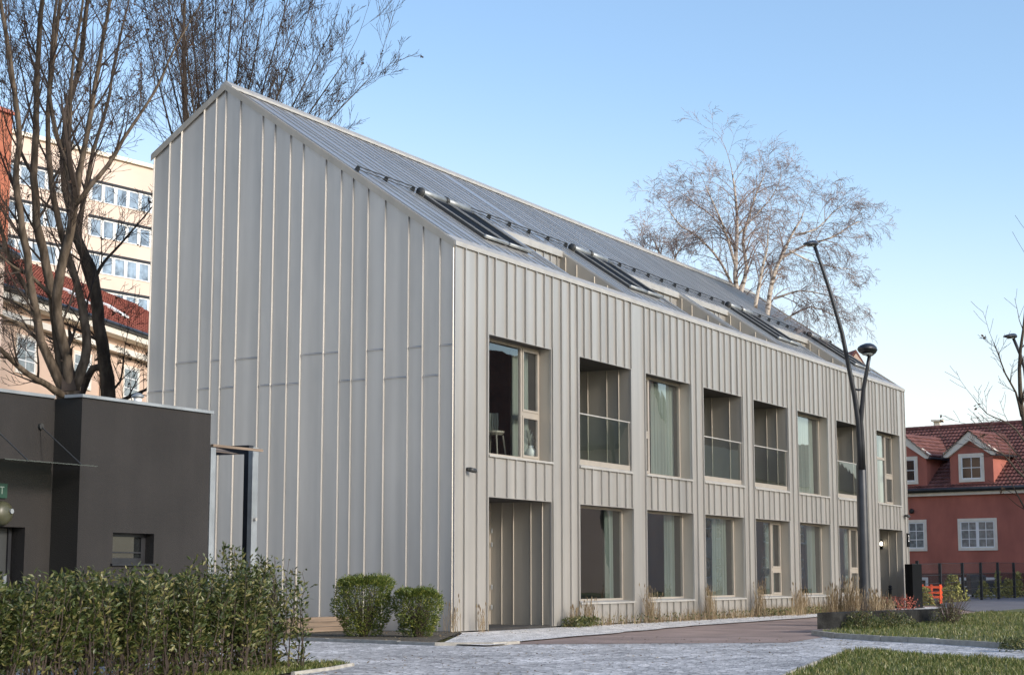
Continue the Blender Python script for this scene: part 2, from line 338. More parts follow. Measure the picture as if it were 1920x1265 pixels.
# the raised road behind the red path, rising gently to the red house
b = MB(); rp = [(27, -5.6, 39.5, -1.0), (36, -5.0, 46, 1.0), (50, -4.6, 56, 4.2), (62, -3.5, 66, 7), (64, -2, 66.5, 7.2)]
for i in range(len(rp)-1):
    a, c = rp[i], rp[i+1]
    z = lambda x, y: gz(x, y)+.012
    b.face([(a[0], a[1], z(a[0], a[1])), (c[0], c[1], z(c[0], c[1])), (c[2], c[3], z(c[2], c[3])), (a[2], a[3], z(a[2], a[3]))])
struct(b.build('far_road', 'asphalt'))
b = MB(); random.seed(3)
edge = [(-6.0, -4.1), (-5.2, -4.05)] + [(-4.4+1.05*i, -3.7+.105*i+random.uniform(-.1, .1)) for i in range(13)] + [(10+1.5*i, -2.35+.05*i+random.uniform(-.05, .05)) for i in range(20)]
poly = edge + [(39, -.3), (38, -.02), (.3, -.02), (-.3, -.4), (-5.6, -2.9)]
sheet('gravel_strip', poly, .03, 'gravel')
# raised bed at the gable with its kerb
bed = [(-4.75, 1.0), (-5.85, -2.9), (-.35, -.35), (-.02, .2), (-.02, 9), (-4.0, 9), (-4.2, 4)]
sheet('planting_bed', bed, .055, 'soil')
def kerb_run(name, pts, wdt, z0, z1, L=1.0, label='', cat='kerb'):
    b = MB(); pts = [V((*p, 0)) for p in pts]; random.seed(5)
    for a, c in zip(pts, pts[1:]):
        d = c-a; n = max(1, round(d.length/L)); u = d.normalized(); s = V((-u.y, u.x, 0))*wdt
        for i in range(n):
            p = a+d*(i/n)+u*.006; q = a+d*((i+1)/n)-u*.006; dz = random.uniform(-.006, .006)
            zz = V((0, 0, z0)); z2 = V((0, 0, z1+dz)); ch = s.normalized()*.012
            b.hexa([p+zz, q+zz, q+s+zz, p+s+zz, p+ch+z2, q+ch+z2, q+s-ch+z2, p+s-ch+z2])
    return struct(b.build(name, 'kerb'))
kerb_run('bed_kerb', [(-4.0, 9), (-4.3, 4), (-4.85, 1.0), (-5.95, -2.95), (-5.4, -3.9), (-4.4, -3.95)], .12, -.02, .06)
b = MB()
for k in range(3): b.box(-3.0, -.3, 2.6-.02*k, 2.72, .06+.11*k, .16+.11*k)
tag(b.build('timber_edging', 'timber'), 'low stack of weathered timber boards at the foot of the grey gable', 'timber boards')
# lawns
lawnA = [(3.3, -7.35), (1.6, -8.4), (.2, -9.75), (-.72, -11.1), (-2.9, -13.2), (-6, -17), (-6, -30), (40, -30), (40, -5.4), (36, -5.15), (25.2, -5.6), (12, -6.75)]
lawnB = [(-40, -17.2), (-20, -13.7), (-12.6, -12.25), (-8.4, -11.35), (-6.4, -10.95), (-5.1, -10.8), (-5.1, -11.1), (-5.7, -11.7), (-7.7, -14.0), (-12, -21), (-40, -30)]
lawnC = [(-15.6, -6.35), (-14.2, -6.05), (-13.25, -5.75), (-13.6, -5.4), (-14.6, -4.9), (-30, -4.9), (-30, -9.5), (-22, -8)]
sheet('lawn', lawnA, .085, 'grass_base'); sheet('lawn_near', lawnB, .03, 'grass_base'); sheet('lawn_hedge', lawnC, .03, 'grass_base')
kerb_run('lawn_kerb', [(3.4, -7.25), (1.6, -8.35), (.25, -9.7), (-.66, -11.05), (-2.85, -13.15), (-6, -17)], -.11, -.02, .10)
kerb_run('near_lawn_kerb', [(-20, -13.6), (-12.6, -12.15), (-8.35, -11.25), (-6.35, -10.85), (-5.0, -10.7), (-5.05, -11.1), (-5.6, -11.7), (-7.6, -14.0), (-12, -21)], .07, -.02, .035)
kerb_run('hedge_kerb', [(-15.6, -6.42), (-14.2, -6.12), (-13.15, -5.77), (-13.55, -5.3)], .07, -.02, .04)
def inside(p, poly):
    x, y = p; c = False; j = len(poly)-1
    for i in range(len(poly)):
        xi, yi = poly[i]; xj, yj = poly[j]
        if (yi > y) != (yj > y) and x < (xj-xi)*(y-yi)/(yj-yi)+xi: c = not c
        j = i
    return c
def blades(mb, x, y, z, h, wd, lean=.95):
    a = random.uniform(0, 2*pi); dx, dy = cos(a)*wd, sin(a)*wd; la = random.uniform(0, 2*pi); q = random.uniform(0, lean)*h
    lx, ly = cos(la)*q, sin(la)*q
    n = len(mb.v); mb.v += [(x-dx, y-dy, z), (x+dx, y+dy, z), (x+dx*.6+lx*.4, y+dy*.6+ly*.4, z+h*.6), (x-dx*.6+lx*.4, y-dy*.6+ly*.4, z+h*.6), (x+lx, y+ly, z+h)]
    mb.f += [(n, n+1, n+2, n+3), (n+3, n+2, n+4)]
def lawn_grass(poly, z, cnt, box, m='blade', h0=.05):
    mb = MB(); k = 0
    while k < cnt:
        x, y = random.uniform(*box[0]), random.uniform(*box[1])
        if not inside((x, y), poly): continue
        k += 1; f = noise.noise(V((x*.7, y*.7, 1)))+.6*noise.noise(V((x*2.5, y*2.5, 4)))
        if f < -.35 and random.random() < .5: continue
        blades(mb, x, y, z, h0*(1+1.2*max(0, f))*random.uniform(.6, 1.5), .006+.004*random.random())
    return mb
tag(lawn_grass(lawnA, .085, 52000, ((-6, 26), (-20, -5.4))).build('grass', 'blade'), 'green lawn grass behind the low stone kerb on the right', 'grass', kind='stuff')
tag(lawn_grass(lawnB, .03, 34000, ((-20, -5), (-18, -10.7))).build('grass', 'blade'), 'green lawn grass in the bottom right corner of the scene', 'grass', kind='stuff')
tag(lawn_grass(lawnC, .03, 7000, ((-17, -13.2), (-7.5, -4.9))).build('grass', 'blade'), 'small wedge of green grass at the foot of the hedge', 'grass', kind='stuff')

# ------------------------------------------------------------------ main building
LX = 37.63; EZ = 8.84; RY, RZ = 6.56, 13.38; BY, BZ = 8.75, 11.86
ZT, ZB, ZH = 6.92, 4.09, 3.11          # upper head, upper sill, lower head
B = empty('metal_clad_building', (LX/2, BY/2, 0), 'long gabled building clad in grey beige standing seam metal with deep square windows', 'building')
up = [(1.62, 4.92, 'W'), (6.57, 9.88, 'L'), (10.86, 14.21, 'W'), (15.22, 18.54, 'L'), (19.62, 22.92, 'L'), (23.93, 27.36, 'W'), (28.35, 31.70, 'L'), (33.45, 36.75, 'W')]
dn = [(1.62, 4.92, 'D'), (6.57, 9.98, 'W'), (10.86, 14.33, 'W'), (15.22, 18.54, 'W'), (19.62, 22.95, 'W'), (23.93, 27.36, 'W'), (28.35, 31.70, 'W'), (33.45, 36.75, 'D')]
LSILL = .62
holes = [(a, c, ZB, ZT) for a, c, _ in up] + [(a, c, (0.0 if k == 'D' else LSILL), ZH) for a, c, k in dn]
base_seams = [6.01, 6.45, 6.86, 7.31, 7.89, 8.36, 8.89, 9.44, 9.87, 10.3]
seams = [.45, 1.04, 1.54, 1.92, 2.53, 2.98, 3.5, 4.07, 4.54, 4.98, 5.5] + base_seams[:9]
for k in range(1, 7): seams += [s+4.36*k for s in base_seams[1:]]
seams = sorted(s for s in seams if s < LX-.3 and s not in ())
seams += [37.2]
PZ = .06
def cut_wall(mb, x0, x1, z0, z1, holes, quad):
    xs = sorted({x0, x1, *[h[0] for h in holes], *[h[1] for h in holes]}); zs = sorted({z0, z1, *[h[2] for h in holes], *[h[3] for h in holes]})
    for a, c in zip(xs, xs[1:]):
        for d, e in zip(zs, zs[1:]):
            if not any(h[0] <= a and h[1] >= c and h[2] <= d and h[3] >= e for h in holes): quad(mb, a, c, d, e)
holes = [(a, c, max(d, PZ), e) for a, c, d, e in holes]
wb = MB()
cut_wall(wb, 0, LX, PZ, EZ-.02, holes, lambda m, a, c, d, e: m.face([(a, 0, d), (c, 0, d), (c, 0, e), (a, 0, e)]))
def rib_y(mb, x, z0, z1, y=0, p=.052):      # seam on a wall facing -y: upright face towards -x, slanted towards +x
    mb.box(x-.004, x+.004, y-p+.006, y+.002, z0, z1); mb.box(x-.022, x+.008, y-p, y-p+.006, z0, z1)
def rib_x(mb, y, z0, z1, x=0, p=.042, z1b=None, w=.017):        # seam on a wall facing -x, slanted flank towards -y
    z1b = z1b if z1b is not None else z1
    q = w*.2
    mb.hexa([(x-p, y-q, z0), (x+.002, y-w, z0), (x+.002, y+.008, z0), (x-p, y+.004, z0), (x-p, y-q, z1b), (x+.002, y-w, z1b), (x+.002, y+.008, z1), (x-p, y+.004, z1)])
for s in seams:
    segs = [(PZ+.01, EZ-.03)]
    for a, c, d, e in holes:
        if a-.01 < s < c+.01:
            ns = []
            for q, r in segs:
                if e <= q or d >= r: ns.append((q, r)); continue
                if d > q: ns.append((q, d-.045 if d > PZ else d))
                if e < r: ns.append((e+.004, r))
            segs = ns
    for q, r in segs:
        if r-q > .05: rib_y(wb, s, q, r)
for x in (-.004, LX+.004): rib_y(wb, x, PZ+.02, EZ-.03, p=.03)
for a, c, d, e in holes:          # slim edge beads round the openings
    wb.box(a-.03, a+.004, -.018, .03, d, e+.03); wb.box(c-.004, c+.03, -.018, .03, d, e+.03); wb.box(a+.004, c-.004, -.014, .03, e-.012, e+.026)
wb.build('wall', 'zinc', B)
# gable wall facing the viewer's left, the far gable and the rear wall
def roofz(y): return EZ+(RZ-EZ)*y/RY if y < RY else RZ+(BZ-RZ)*(y-RY)/(BY-RY)
gw = MB(); gw.face([(0, BY, PZ), (0, 0, PZ), (0, 0, EZ), (0, RY, RZ), (0, BY, BZ)])
gse = [.39, .84, 1.23, 1.87, 2.35, 2.77, 3.11, 3.55, 4.21, 4.59, 5.05, 5.42, 6.1, 6.55, 6.84, 7.21, 7.9, 8.26]
for y in gse: rib_x(gw, y, PZ+.01, roofz(y)-.06)
rib_x(gw, BY, PZ, BZ-.05); rib_x(gw, .03, PZ, EZ-.05, w=.03)
ys = [BY] + gse[::-1] + [.03]
hi = 1
for i in range(len(ys)-1):       # staggered cross joints of the sheets
    z = 6.48 if i % 2 == 0 else 5.8
    if abs(ys[i]-ys[i+1]) < .5 and random.random() < .3: z = 5.8 if z > 6 else 6.48
    gw.prism([(.001, ys[i+1]+.01, z), (-.026, ys[i+1]+.01, z-.012), (-.026, ys[i+1]+.01, z-.004), (.001, ys[i+1]+.01, z+.03)], (0, ys[i]-ys[i+1]-.05, 0))
gw.build('gable_wall', 'zinc_g', B)
rw = MB(); rw.face([(LX, 0, PZ), (LX, BY, PZ), (LX, BY, BZ), (LX, RY, RZ), (LX, 0, EZ)])
rw.face([(LX, BY, PZ), (0, BY, PZ), (0, BY, BZ), (LX, BY, BZ)])
for i in range(80): rw.box(.3+i*.47, .32+i*.47, BY-.002, BY+.04, PZ, BZ-.05)
rw.build('rear_wall', 'zinc', B)
pb = MB(); pb.box(.03, LX-.03, .035, BY-.03, -.1, PZ+.03); pb.build('plinth', 'plinth', B)
# reveals, rooms, loggias
def R_box(mb, x0, x1, y0, y1, z0, z1, front=False):     # inward-looking box without its front
    mb.face([(x0, y0, z0), (x0, y1, z0), (x0, y1, z1), (x0, y0, z1)]); mb.face([(x1, y1, z0), (x1, y0, z0), (x1, y0, z1), (x1, y1, z1)])
    mb.face([(x0, y0, z1), (x0, y1, z1), (x1, y1, z1), (x1, y0, z1)]); mb.face([(x0, y1, z0), (x0, y0, z0), (x1, y0, z0), (x1, y1, z0)])
    mb.face([(x1, y1, z0), (x0, y1, z0), (x0, y1, z1), (x1, y1, z1)])
INS = .32
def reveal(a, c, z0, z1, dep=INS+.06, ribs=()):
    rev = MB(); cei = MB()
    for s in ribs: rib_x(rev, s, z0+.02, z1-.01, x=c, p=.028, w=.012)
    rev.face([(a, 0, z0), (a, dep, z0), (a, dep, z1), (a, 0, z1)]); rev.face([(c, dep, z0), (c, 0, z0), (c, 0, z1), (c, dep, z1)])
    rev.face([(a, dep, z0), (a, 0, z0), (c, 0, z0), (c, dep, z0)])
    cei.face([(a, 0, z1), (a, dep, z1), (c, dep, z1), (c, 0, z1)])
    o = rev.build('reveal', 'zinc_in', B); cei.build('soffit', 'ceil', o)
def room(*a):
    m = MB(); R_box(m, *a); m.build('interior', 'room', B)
def window(a, c, z0, z1, splits, label=None):
    """splits: list of (x0, x1, transom z or None, sash?)"""
    y = INS; f = MB(); fw = .075
    f.box(a+.002, a+fw, y, y+.07, z0+.002, z1-.002); f.box(c-fw, c-.002, y, y+.07, z0+.002, z1-.002)
    f.box(a+fw, c-fw, y, y+.07, z0+.002, z0+fw); f.box(a+fw, c-fw, y, y+.07, z1-fw, z1-.002)
    for i, (p, q, t, sash) in enumerate(splits):
        if i: f.box(p-.045, p+.045, y-.004, y+.068, z0+fw, z1-fw)
        if t: f.box(p+.045 if i else a+fw, q-.045 if i < len(splits)-1 else c-fw, y-.002, y+.066, t-.05, t+.05)
    o = f.build('window', 'frame', B)
    if label: o['label'] = label
    pn = MB()
    for i, (p, q, t, sash) in enumerate(splits):
        x0 = p+.05 if i else a+fw+.002; x1 = q-.05 if i < len(splits)-1 else c-fw-.002
        zz = [(z0+fw+.002, (t-.052) if t else z1-fw-.002)] + ([(t+.052, z1-fw-.002)] if t else [])
        for s0, s1 in zz:
            pn.face([(x0+.002, y+.035, s0), (x1-.002, y+.035, s0), (x1-.002, y+.035, s1), (x0+.002, y+.035, s1)])
            if sash:
                sb = MB(); k = .055; yy = y-.018
                sb.box(x0, x0+k, yy, yy+.05, s0, s1); sb.box(x1-k, x1, yy, yy+.05, s0, s1); sb.box(x0+k, x1-k, yy, yy+.05, s0, s0+k); sb.box(x0+k, x1-k, yy, yy+.05, s1-k, s1)
                sb.build('sash', 'frame', o)
    pn.build('pane', 'glass', o)
    sl = MB(); sl.prism([(a-.03, -.06, z0-.055), (a-.03, INS, z0-.02), (a-.03, INS, z0+.025), (a-.03, -.06, z0-.005)], (c-a+.06, 0, 0)); sl.build('sill', 'trim', o)
    return o
def curtain(x0, x1, z0, z1, y, label, group=None, amp=.035, m='curtain'):
    b = MB(); n = max(6, int((x1-x0)/.03)); random.seed(int(x0*100)); ph = random.uniform(0, 6)
    for i in range(n+1):
        x = x0+(x1-x0)*i/n; d = amp*sin(i*1.15+ph)+amp*.4*sin(i*.37)
        b.v += [(x, y+d*1.3, z0), (x, y+d, z1)]
    for i in range(n): b.f.append((2*i, 2*i+2, 2*i+3, 2*i+1))
    n2 = len(b.v)
    b.v += [(v[0], v[1]+.006, v[2]) for v in b.v[:n2]]
    for i in range(n): b.f.append((n2+2*i+1, n2+2*i+3, n2+2*i+2, n2+2*i))
    o = b.build('curtain', m, smooth=True); return tag(o, label, 'curtain', group)
CG = 'curtains hanging behind the windows'
U = ZB+.0
window(1.62, 4.92, ZB, ZT, [(1.62, 3.93, None, 0), (3.93, 4.92, 5.24, 1)], 'beige framed window with a tall fixed pane and a narrow split sash')
curtain(1.75, 2.25, ZB+.1, ZT-.1, .55, 'cream curtain at the left edge of the upper window nearest the gable', CG)
curtain(3.98, 4.9, ZB+.1, ZT-.1, .62, 'pale curtain behind the narrow split sash of the upper window nearest the gable', CG)
window(10.86, 14.21, ZB, ZT, [(10.86, 11.85, 5.24, 1), (11.85, 14.21, None, 0)], 'upper window with its narrow split sash on the left')
curtain(12.6, 14.2, ZB+.1, ZT-.1, .56, 'grey green curtain in the upper window between the first two balconies', CG)
window(23.93, 27.36, ZB, ZT, [(23.93, 27.36, None, 0)])
curtain(24.0, 27.3, ZB+.1, ZT-.1, .56, 'closed sheer curtain filling the upper window right of the paired balconies', CG)
window(33.45, 36.75, ZB, ZT, [(33.45, 35.7, 5.9, 0), (35.7, 36.75, 5.24, 1)], 'last upper window with split panes beside the far corner')
curtain(35.75, 36.7, ZB+.1, ZT-.1, .6, 'pale curtain in the last upper window by the far corner', CG)
low = [(6.57, 9.98, None, (9.3, 9.9)), (10.86, 14.33, None, (13.5, 14.25)), (15.22, 18.54, None, (17.4, 18.45)), (19.62, 22.95, 22.0, (22.05, 22.9)), (23.93, 27.36, None, (26.35, 27.25)), (28.35, 31.70, 30.7, (30.75, 31.6))]
ll = ['ground floor window nearest the open entrance', 'second ground floor window from the open entrance', 'third ground floor window from the open entrance', 'first ground floor window with a narrow split sash', 'ground floor window between both split ones', 'ground floor window just left of the tall lamp post']
for (a, c, mm, cu), nm in zip(low, ll):
    window(a, c, LSILL, ZH, [(a, c, None, 0)] if mm is None else [(a, mm, None, 0), (mm, c, 1.5, 1)])
    curtain(cu[0], cu[1], LSILL+.05, ZH-.05, .58, 'pale curtain in the '+nm, CG, m='curtain_dim')
for a, c, k in up:
    if k == 'W':
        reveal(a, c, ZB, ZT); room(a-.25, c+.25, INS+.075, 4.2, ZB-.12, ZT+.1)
    else:
        D = 2.3; reveal(a, c, ZB+.001, ZT, D, (.36, .72, 1.3) if a < 12 or 19 < a < 22 else (.4, 1.0, 1.55))
        dw = MB(); y = D
        dw.box(a+.002, a+.08, y-.05, y, ZB+.01, ZT-.01); dw.box(c-.08, c-.002, y-.05, y, ZB+.01, ZT-.01); dw.box(a+.08, c-.08, y-.05, y, ZT-.09, ZT-.01); dw.box(a+.08, c-.08, y-.05, y, ZB+.01, ZB+.09); dw.box((a+c)/2-.05, (a+c)/2+.05, y-.05, y, ZB+.09, ZT-.09)
        o = dw.build('balcony_door', 'frame', B)
        pn = MB(); pn.face([(a+.08, y-.02, ZB+.09), (c-.08, y-.02, ZB+.09), (c-.08, y-.02, ZT-.09), (a+.08, y-.02, ZT-.09)]); pn.build('pane', 'glass', o)
        room(a+.01, c-.01, y+.01, y+2, ZB-.1, ZT+.05)
        rl = MB(); rl.box(a+.03, c-.03, .03, .07, ZB+.035, ZB+.17)
        o = rl.build('balustrade', 'frame', B)
        h = MB(); h.box(a+.01, c-.01, .025, .075, ZB+1.34, ZB+1.37); h.build('handrail', 'trim', o)
        gp = MB(); gp.box(a+.03, c-.09, .044, .056, ZB+.171, ZB+1.339); gp.build('glass_panel', 'glass_rail', o)
        sp = MB(); sp.box(c-.088, c-.06, .03, .07, ZB+.17, ZB+1.34); sp.build('end_post', 'frame', o)
        sl = MB(); sl.prism([(a-.03, -.06, ZB-.055), (a-.03, .03, ZB-.045), (a-.03, .03, ZB+.034), (a-.03, -.06, ZB-.0)], (c-a+.06, 0, 0)); sl.build('sill', 'trim', o)
for a, c, k in dn:
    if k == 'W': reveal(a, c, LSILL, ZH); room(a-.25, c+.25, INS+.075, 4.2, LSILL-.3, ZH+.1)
    else:
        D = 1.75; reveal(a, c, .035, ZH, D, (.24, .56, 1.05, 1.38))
        d = MB(); y = D-.06
        for p, q in ((a+.002, a+.1), (c-.1, c-.002), (a+.1+1.0, a+.1+1.08)): d.box(p, q, y, y+.06, .04, ZH-.005)
        d.box(a+.1, c-.1, y+.001, y+.059, ZH-.1, ZH-.005); d.box(a+.1, c-.1, y+.001, y+.059, 2.36, 2.44)
        o = d.build('entrance_door', 'frame', B)
        # open leaf standing against the right wall with its hinges
        pn = MB(); pn.face([(a+.1, y+.03, .05), (c-.1, y+.03, .05), (c-.1, y+.03, ZH-.1), (a+.1, y+.03, ZH-.1)]); pn.build('pane', 'glass', o)
        hg = MB()
        for z in (.45, .95, 2.0, 2.35):
            hg.lathe((c-.06, y-.05, z), [(.018, 0), (.022, .02), (.022, .1), (.018, .12)], 8)
        hg.build('hinge', 'galv', o)
        room(a+.01, c-.01, D+.01, 5, .0, ZH+.05)
# dark gaps of wall core, so nothing shows behind the thin skin
# roof -------------------------------------------------------------
SL = (RZ-EZ)/RY; nl = sqrt(1+SL*SL); NRM = V((0, -SL/nl, 1/nl))
def R(x, y, h=0): return V((x, y, EZ+SL*y)) + NRM*h
rec = [(6.5, 10.15), (14.85, 18.85), (19.35, 23.3), (28.0, 32.0)]; LIP = 2.28
rf = MB()
cut_wall(rf, 0, LX, 0, RY, [(a, c, 0.24, LIP) for a, c in rec] , lambda m, a, c, d, e: m.face([R(a, d), R(c, d), R(c, e), R(a, e)]))
rf.face([(0, RY, RZ), (LX, RY, RZ), (LX, BY+.05, BZ-.03), (0, BY+.05, BZ-.03)])
rs = [s*1.0 for s in seams]
def rib_r(x, y0, y1, p=.024):
    a, c = y0, y1
    rf.hexa([R(x-.004, a, -.002), R(x+.004, a, -.002), R(x+.004, c, -.002), R(x-.004, c, -.002), R(x-.004, a, p-.006), R(x+.004, a, p-.006), R(x+.004, c, p-.006), R(x-.004, c, p-.006)])
    rf.hexa([R(x-.024, a, p-.004), R(x+.006, a, p-.004), R(x+.006, c, p-.004), R(x-.024, c, p-.004), R(x-.024, a, p), R(x+.006, a, p), R(x+.006, c, p), R(x-.024, c, p)])
sky_l = [(3.15, 5.65), (12.0, 14.4), (24.9, 27.3), (34.0, 36.4)]
for s in sorted(set([round(.22+i*.2+(.47*i) % .31*.0, 3) for i in range(0)] + [round(x, 2) for x in seams] )):
    y0 = .24
    if any(a-.02 < s < c+.02 for a, c in rec): y0 = LIP+.1
    if any(a-.1 < s < c+.1 for a, c in sky_l):
        rib_r(s, .24, .82); rib_r(s, 3.05, RY-.12)
    else: rib_r(s, y0, RY-.12)
roof = rf.build('roof', 'zinc_roof', B)
rc = MB()
rc.prism([(-.05, RY-.20, RZ-.20*SL+.03), (-.05, RY, RZ+.03), (-.05, RY+.16, RZ-.08), (-.05, RY+.16, RZ-.02), (-.05, RY, RZ+.11), (-.05, RY-.20, RZ-.20*SL+.09)], (LX+.1, 0, 0))
rc.build('ridge_cap', 'trim', roof)
for x0 in (-.045, LX-.03):
    vg = MB()
    x1 = x0+.055
    def vp(y, h): return (EZ+SL*y if y <= RY else RZ+(BZ-RZ)*(y-RY)/(BY-RY))+h
    for a, c in ((-.01, RY), (RY, BY+.08)):
        for (q0, q1, h0, h1) in ((x0, x1, -.02, .06), (x0-.016, x0-.001, -.13, .03)):
            if x0 > 1 and q0 < x0: q0, q1 = x1+.001, x1+.016
            vg.hexa([(q0, a, vp(a, h0)), (q1, a, vp(a, h0)), (q1, c, vp(c, h0)), (q0, c, vp(c, h0)), (q0, a, vp(a, h1)), (q1, a, vp(a, h1)), (q1, c, vp(c, h1)), (q0, c, vp(c, h1))])
    vg.build('verge_trim', 'zinc_in', roof)
ev = MB()
ev.prism([(-.05, -.055, EZ-.07), (-.05, -.02, EZ-.07), (-.05, .26, EZ+.26*SL-.04), (-.05, .26, EZ+.26*SL+.055), (-.05, -.055, EZ+.035)], (LX+.1, 0, 0))
ev.build('eaves_cap', 'trim', roof)
# parapet core behind the recesses, recess cheeks and back walls
for i, (a, c) in enumerate(rec):
    FZ = 7.6; rr = MB(); z = EZ+LIP*SL
    rr.face([(a, .24, FZ), (c, .24, FZ), (c, LIP, FZ), (a, LIP, FZ)])
    rr.face([(c, .24, FZ), (c, .24, EZ+.24*SL), (c, LIP, z), (c, LIP, FZ)])
    rr.face([(a, .24, FZ), (a, LIP, FZ), (a, LIP, z), (a, .24, EZ+.24*SL)])
    rr.face([(a, .24, FZ), (a, .24, EZ+.2), (c, .24, EZ+.2), (c, .24, FZ)])
    for y in (.35, .8, 1.2, 1.75, 2.1): rib_x(rr, y, FZ, EZ+y*SL-.05, x=c, p=.035)
    tr_ = rr.build('roof_terrace', 'zinc_in', B)
    bw = MB(); bw.face([(a, LIP, FZ), (c, LIP, FZ), (c, LIP, z-.001), (a, LIP, z-.001)]); k = a+.35
    while k < c-.2: rib_y(bw, k, FZ, z-.16, y=LIP, p=.035); k += random.choice((.42, .5, .58))
    bw.build('back_wall', 'zinc', tr_)
    lp = MB(); lp.prism([(a, LIP-.09, z-.16), (a, LIP-.004, z-.16), (a, LIP+.16, z+.16*SL+.002), (a, LIP+.16, z+.16*SL+.05), (a, LIP-.09, z+.02)], (c-a+.1, 0, 0)); lp.build('fascia', 'trim', tr_)
    for x in (a-.12, c+.0):
        ct = MB(); ct.hexa([R(x, .2, .003), R(x+.12, .2, .003), R(x+.12, LIP+.2, .003), R(x, LIP+.2, .003), R(x, .2, .06), R(x+.12, .2, .06), R(x+.12, LIP+.2, .06), R(x, LIP+.2, .06)]); ct.build('cheek_trim', 'zinc_roof', tr_)
# snow guard
sg = MB()
gaps = sky_l
x = .35; runs = []; xs0 = .35
for a, c in gaps: runs.append((xs0, a-.1)); xs0 = c+.15
runs.append((xs0, LX-.4))
for a, c in runs:
    sg = MB(); sg.tube([R(a, 2.98, .13), R(c, 2.98, .13)], .014, 6); sg.tube([R(a, 2.93, .07), R(c, 2.93, .07)], .011, 6)
    n = max(1, int((c-a)/1.05))
    for i in range(n+1):
        x = a+.05+(c-a-.1)*i/n
        sg.hexa([R(x-.015, 2.9, .02), R(x+.015, 2.9, .02), R(x+.015, 3.02, .02), R(x-.015, 3.02, .02), R(x-.012, 2.93, .145), R(x+.012, 2.93, .145), R(x+.012, 2.995, .145), R(x-.012, 2.995, .145)])
    sg.build('snow_guard', 'rubber', roof)
# skylights: pairs of roof windows with roller boxes
for a, c in sky_l:
    mid = (a+c)/2
    o = None
    fl = MB(); fl.hexa([R(a-.12, .85, .004), R(c+.12, .85, .004), R(c+.12, 3.0, .004), R(a-.12, 3.0, .004), R(a-.12, .85, .02), R(c+.12, .85, .02), R(c+.12, 3.0, .02), R(a-.12, 3.0, .02)])
    o = fl.build('skylight', 'zinc_roof', B); o['label'] = 'pair of roof windows with roller boxes set in the metal roof'
    for p, q in ((a, mid-.04), (mid+.04, c)):
        fr = MB()
        def bar(x0, x1, y0, y1, h0=.02, h1=.10): fr.hexa([R(x0, y0, h0), R(x1, y0, h0), R(x1, y1, h0), R(x0, y1, h0), R(x0, y0, h1), R(x1, y0, h1), R(x1, y1, h1), R(x0, y1, h1)])
        bar(p, p+.08, 1.02, 2.72); bar(q-.08, q, 1.02, 2.72); bar(p+.08, q-.08, 1.02, 1.10); bar(p+.08, q-.08, 2.62, 2.72)
        fr.build('frame', 'rubber', o)
        for x0 in (p+.02, q-.05):
            rl = MB(); rl.hexa([R(x0, 1.0, .102), R(x0+.03, 1.0, .102), R(x0+.03, 2.7, .102), R(x0, 2.7, .102), R(x0, 1.0, .125), R(x0+.03, 1.0, .125), R(x0+.03, 2.7, .125), R(x0, 2.7, .125)])
            rl.build('rail', 'trim', o)
        pn = MB(); pn.face([R(p+.08, 1.1, .09), R(q-.08, 1.1, .09), R(q-.08, 2.62, .09), R(p+.08, 2.62, .09)]); pn.build('pane', 'black', o)
        hd = MB(); hd.tube([R(p+.03, 2.84, .10), R(q-.03, 2.84, .10)], .095, 14); hd.build('roller_box', 'galv', o, True)
        ec = MB(); ec.tube([R(p-.035, 2.84, .10), R(p+.03, 2.84, .10)], .12, 14); ec.build('end_cap', 'rubber', o, True)
        lb = MB(); lb.tube([R(p+.01, .98, .10), R(q-.01, .98, .10)], .045, 10); lb.build('bottom_bar', 'galv', o, True)
# interior things seen through the glass
CHX = 3.75
ch = empty('chair', (CHX, 1.0, ZB+.05), 'wicker tub chair with a round back behind the upper window nearest the gable', 'chair')
b = MB(); b.lathe((CHX, 1.0, ZB+.62), [(.2, 0), (.27, .06), (.27, .1), (.05, .12)], 16); b.build('seat', 'frame', ch)
b = MB()
for i in range(15):
    t = pi*.05+pi*.9*i/14; x, y = CHX+cos(t)*.30, 1.03+sin(t)*.26
    b.tube([(x, y, ZB+.68), (CHX+cos(t)*.36, 1.03+sin(t)*.31, ZB+.9), (CHX+cos(t)*.33, 1.03+sin(t)*.28, ZB+1.2)], .03, 6)
b.build('backrest', 'curtain', ch, True)
for sx, sy in ((-1, -1), (1, -1), (1, 1), (-1, 1)):
    b = MB(); b.tube([(CHX+sx*.17, 1.0+sy*.17, ZB+.62), (CHX+sx*.25, 1.0+sy*.25, ZB-.1)], .02, 6); b.build('leg', 'frame', ch)
VSX = 4.85
vs = empty('flower_vase', (VSX, .5, ZB+.08), 'white vase of pale dried stems behind the narrow split sash', 'vase')
b = MB(); b.lathe((VSX, .52, ZB+.08), [(.06, 0), (.12, .08), (.13, .2), (.06, .3), (.07, .34)], 14); b.build('vase', 'white', vs, True)
b = MB()
for i in range(26):
    a = random.uniform(0, 6.28); r = random.uniform(.05, .22); h = random.uniform(.5, .85)
    b.tube([(VSX, .52, ZB+.38), (VSX+cos(a)*r*.5, .52+sin(a)*r*.2, ZB+h*.8), (VSX+cos(a)*r, .52+sin(a)*r*.3, ZB+h)], [.004, .006, .016], 5)
b.build('dried_stems', 'curtain', vs)

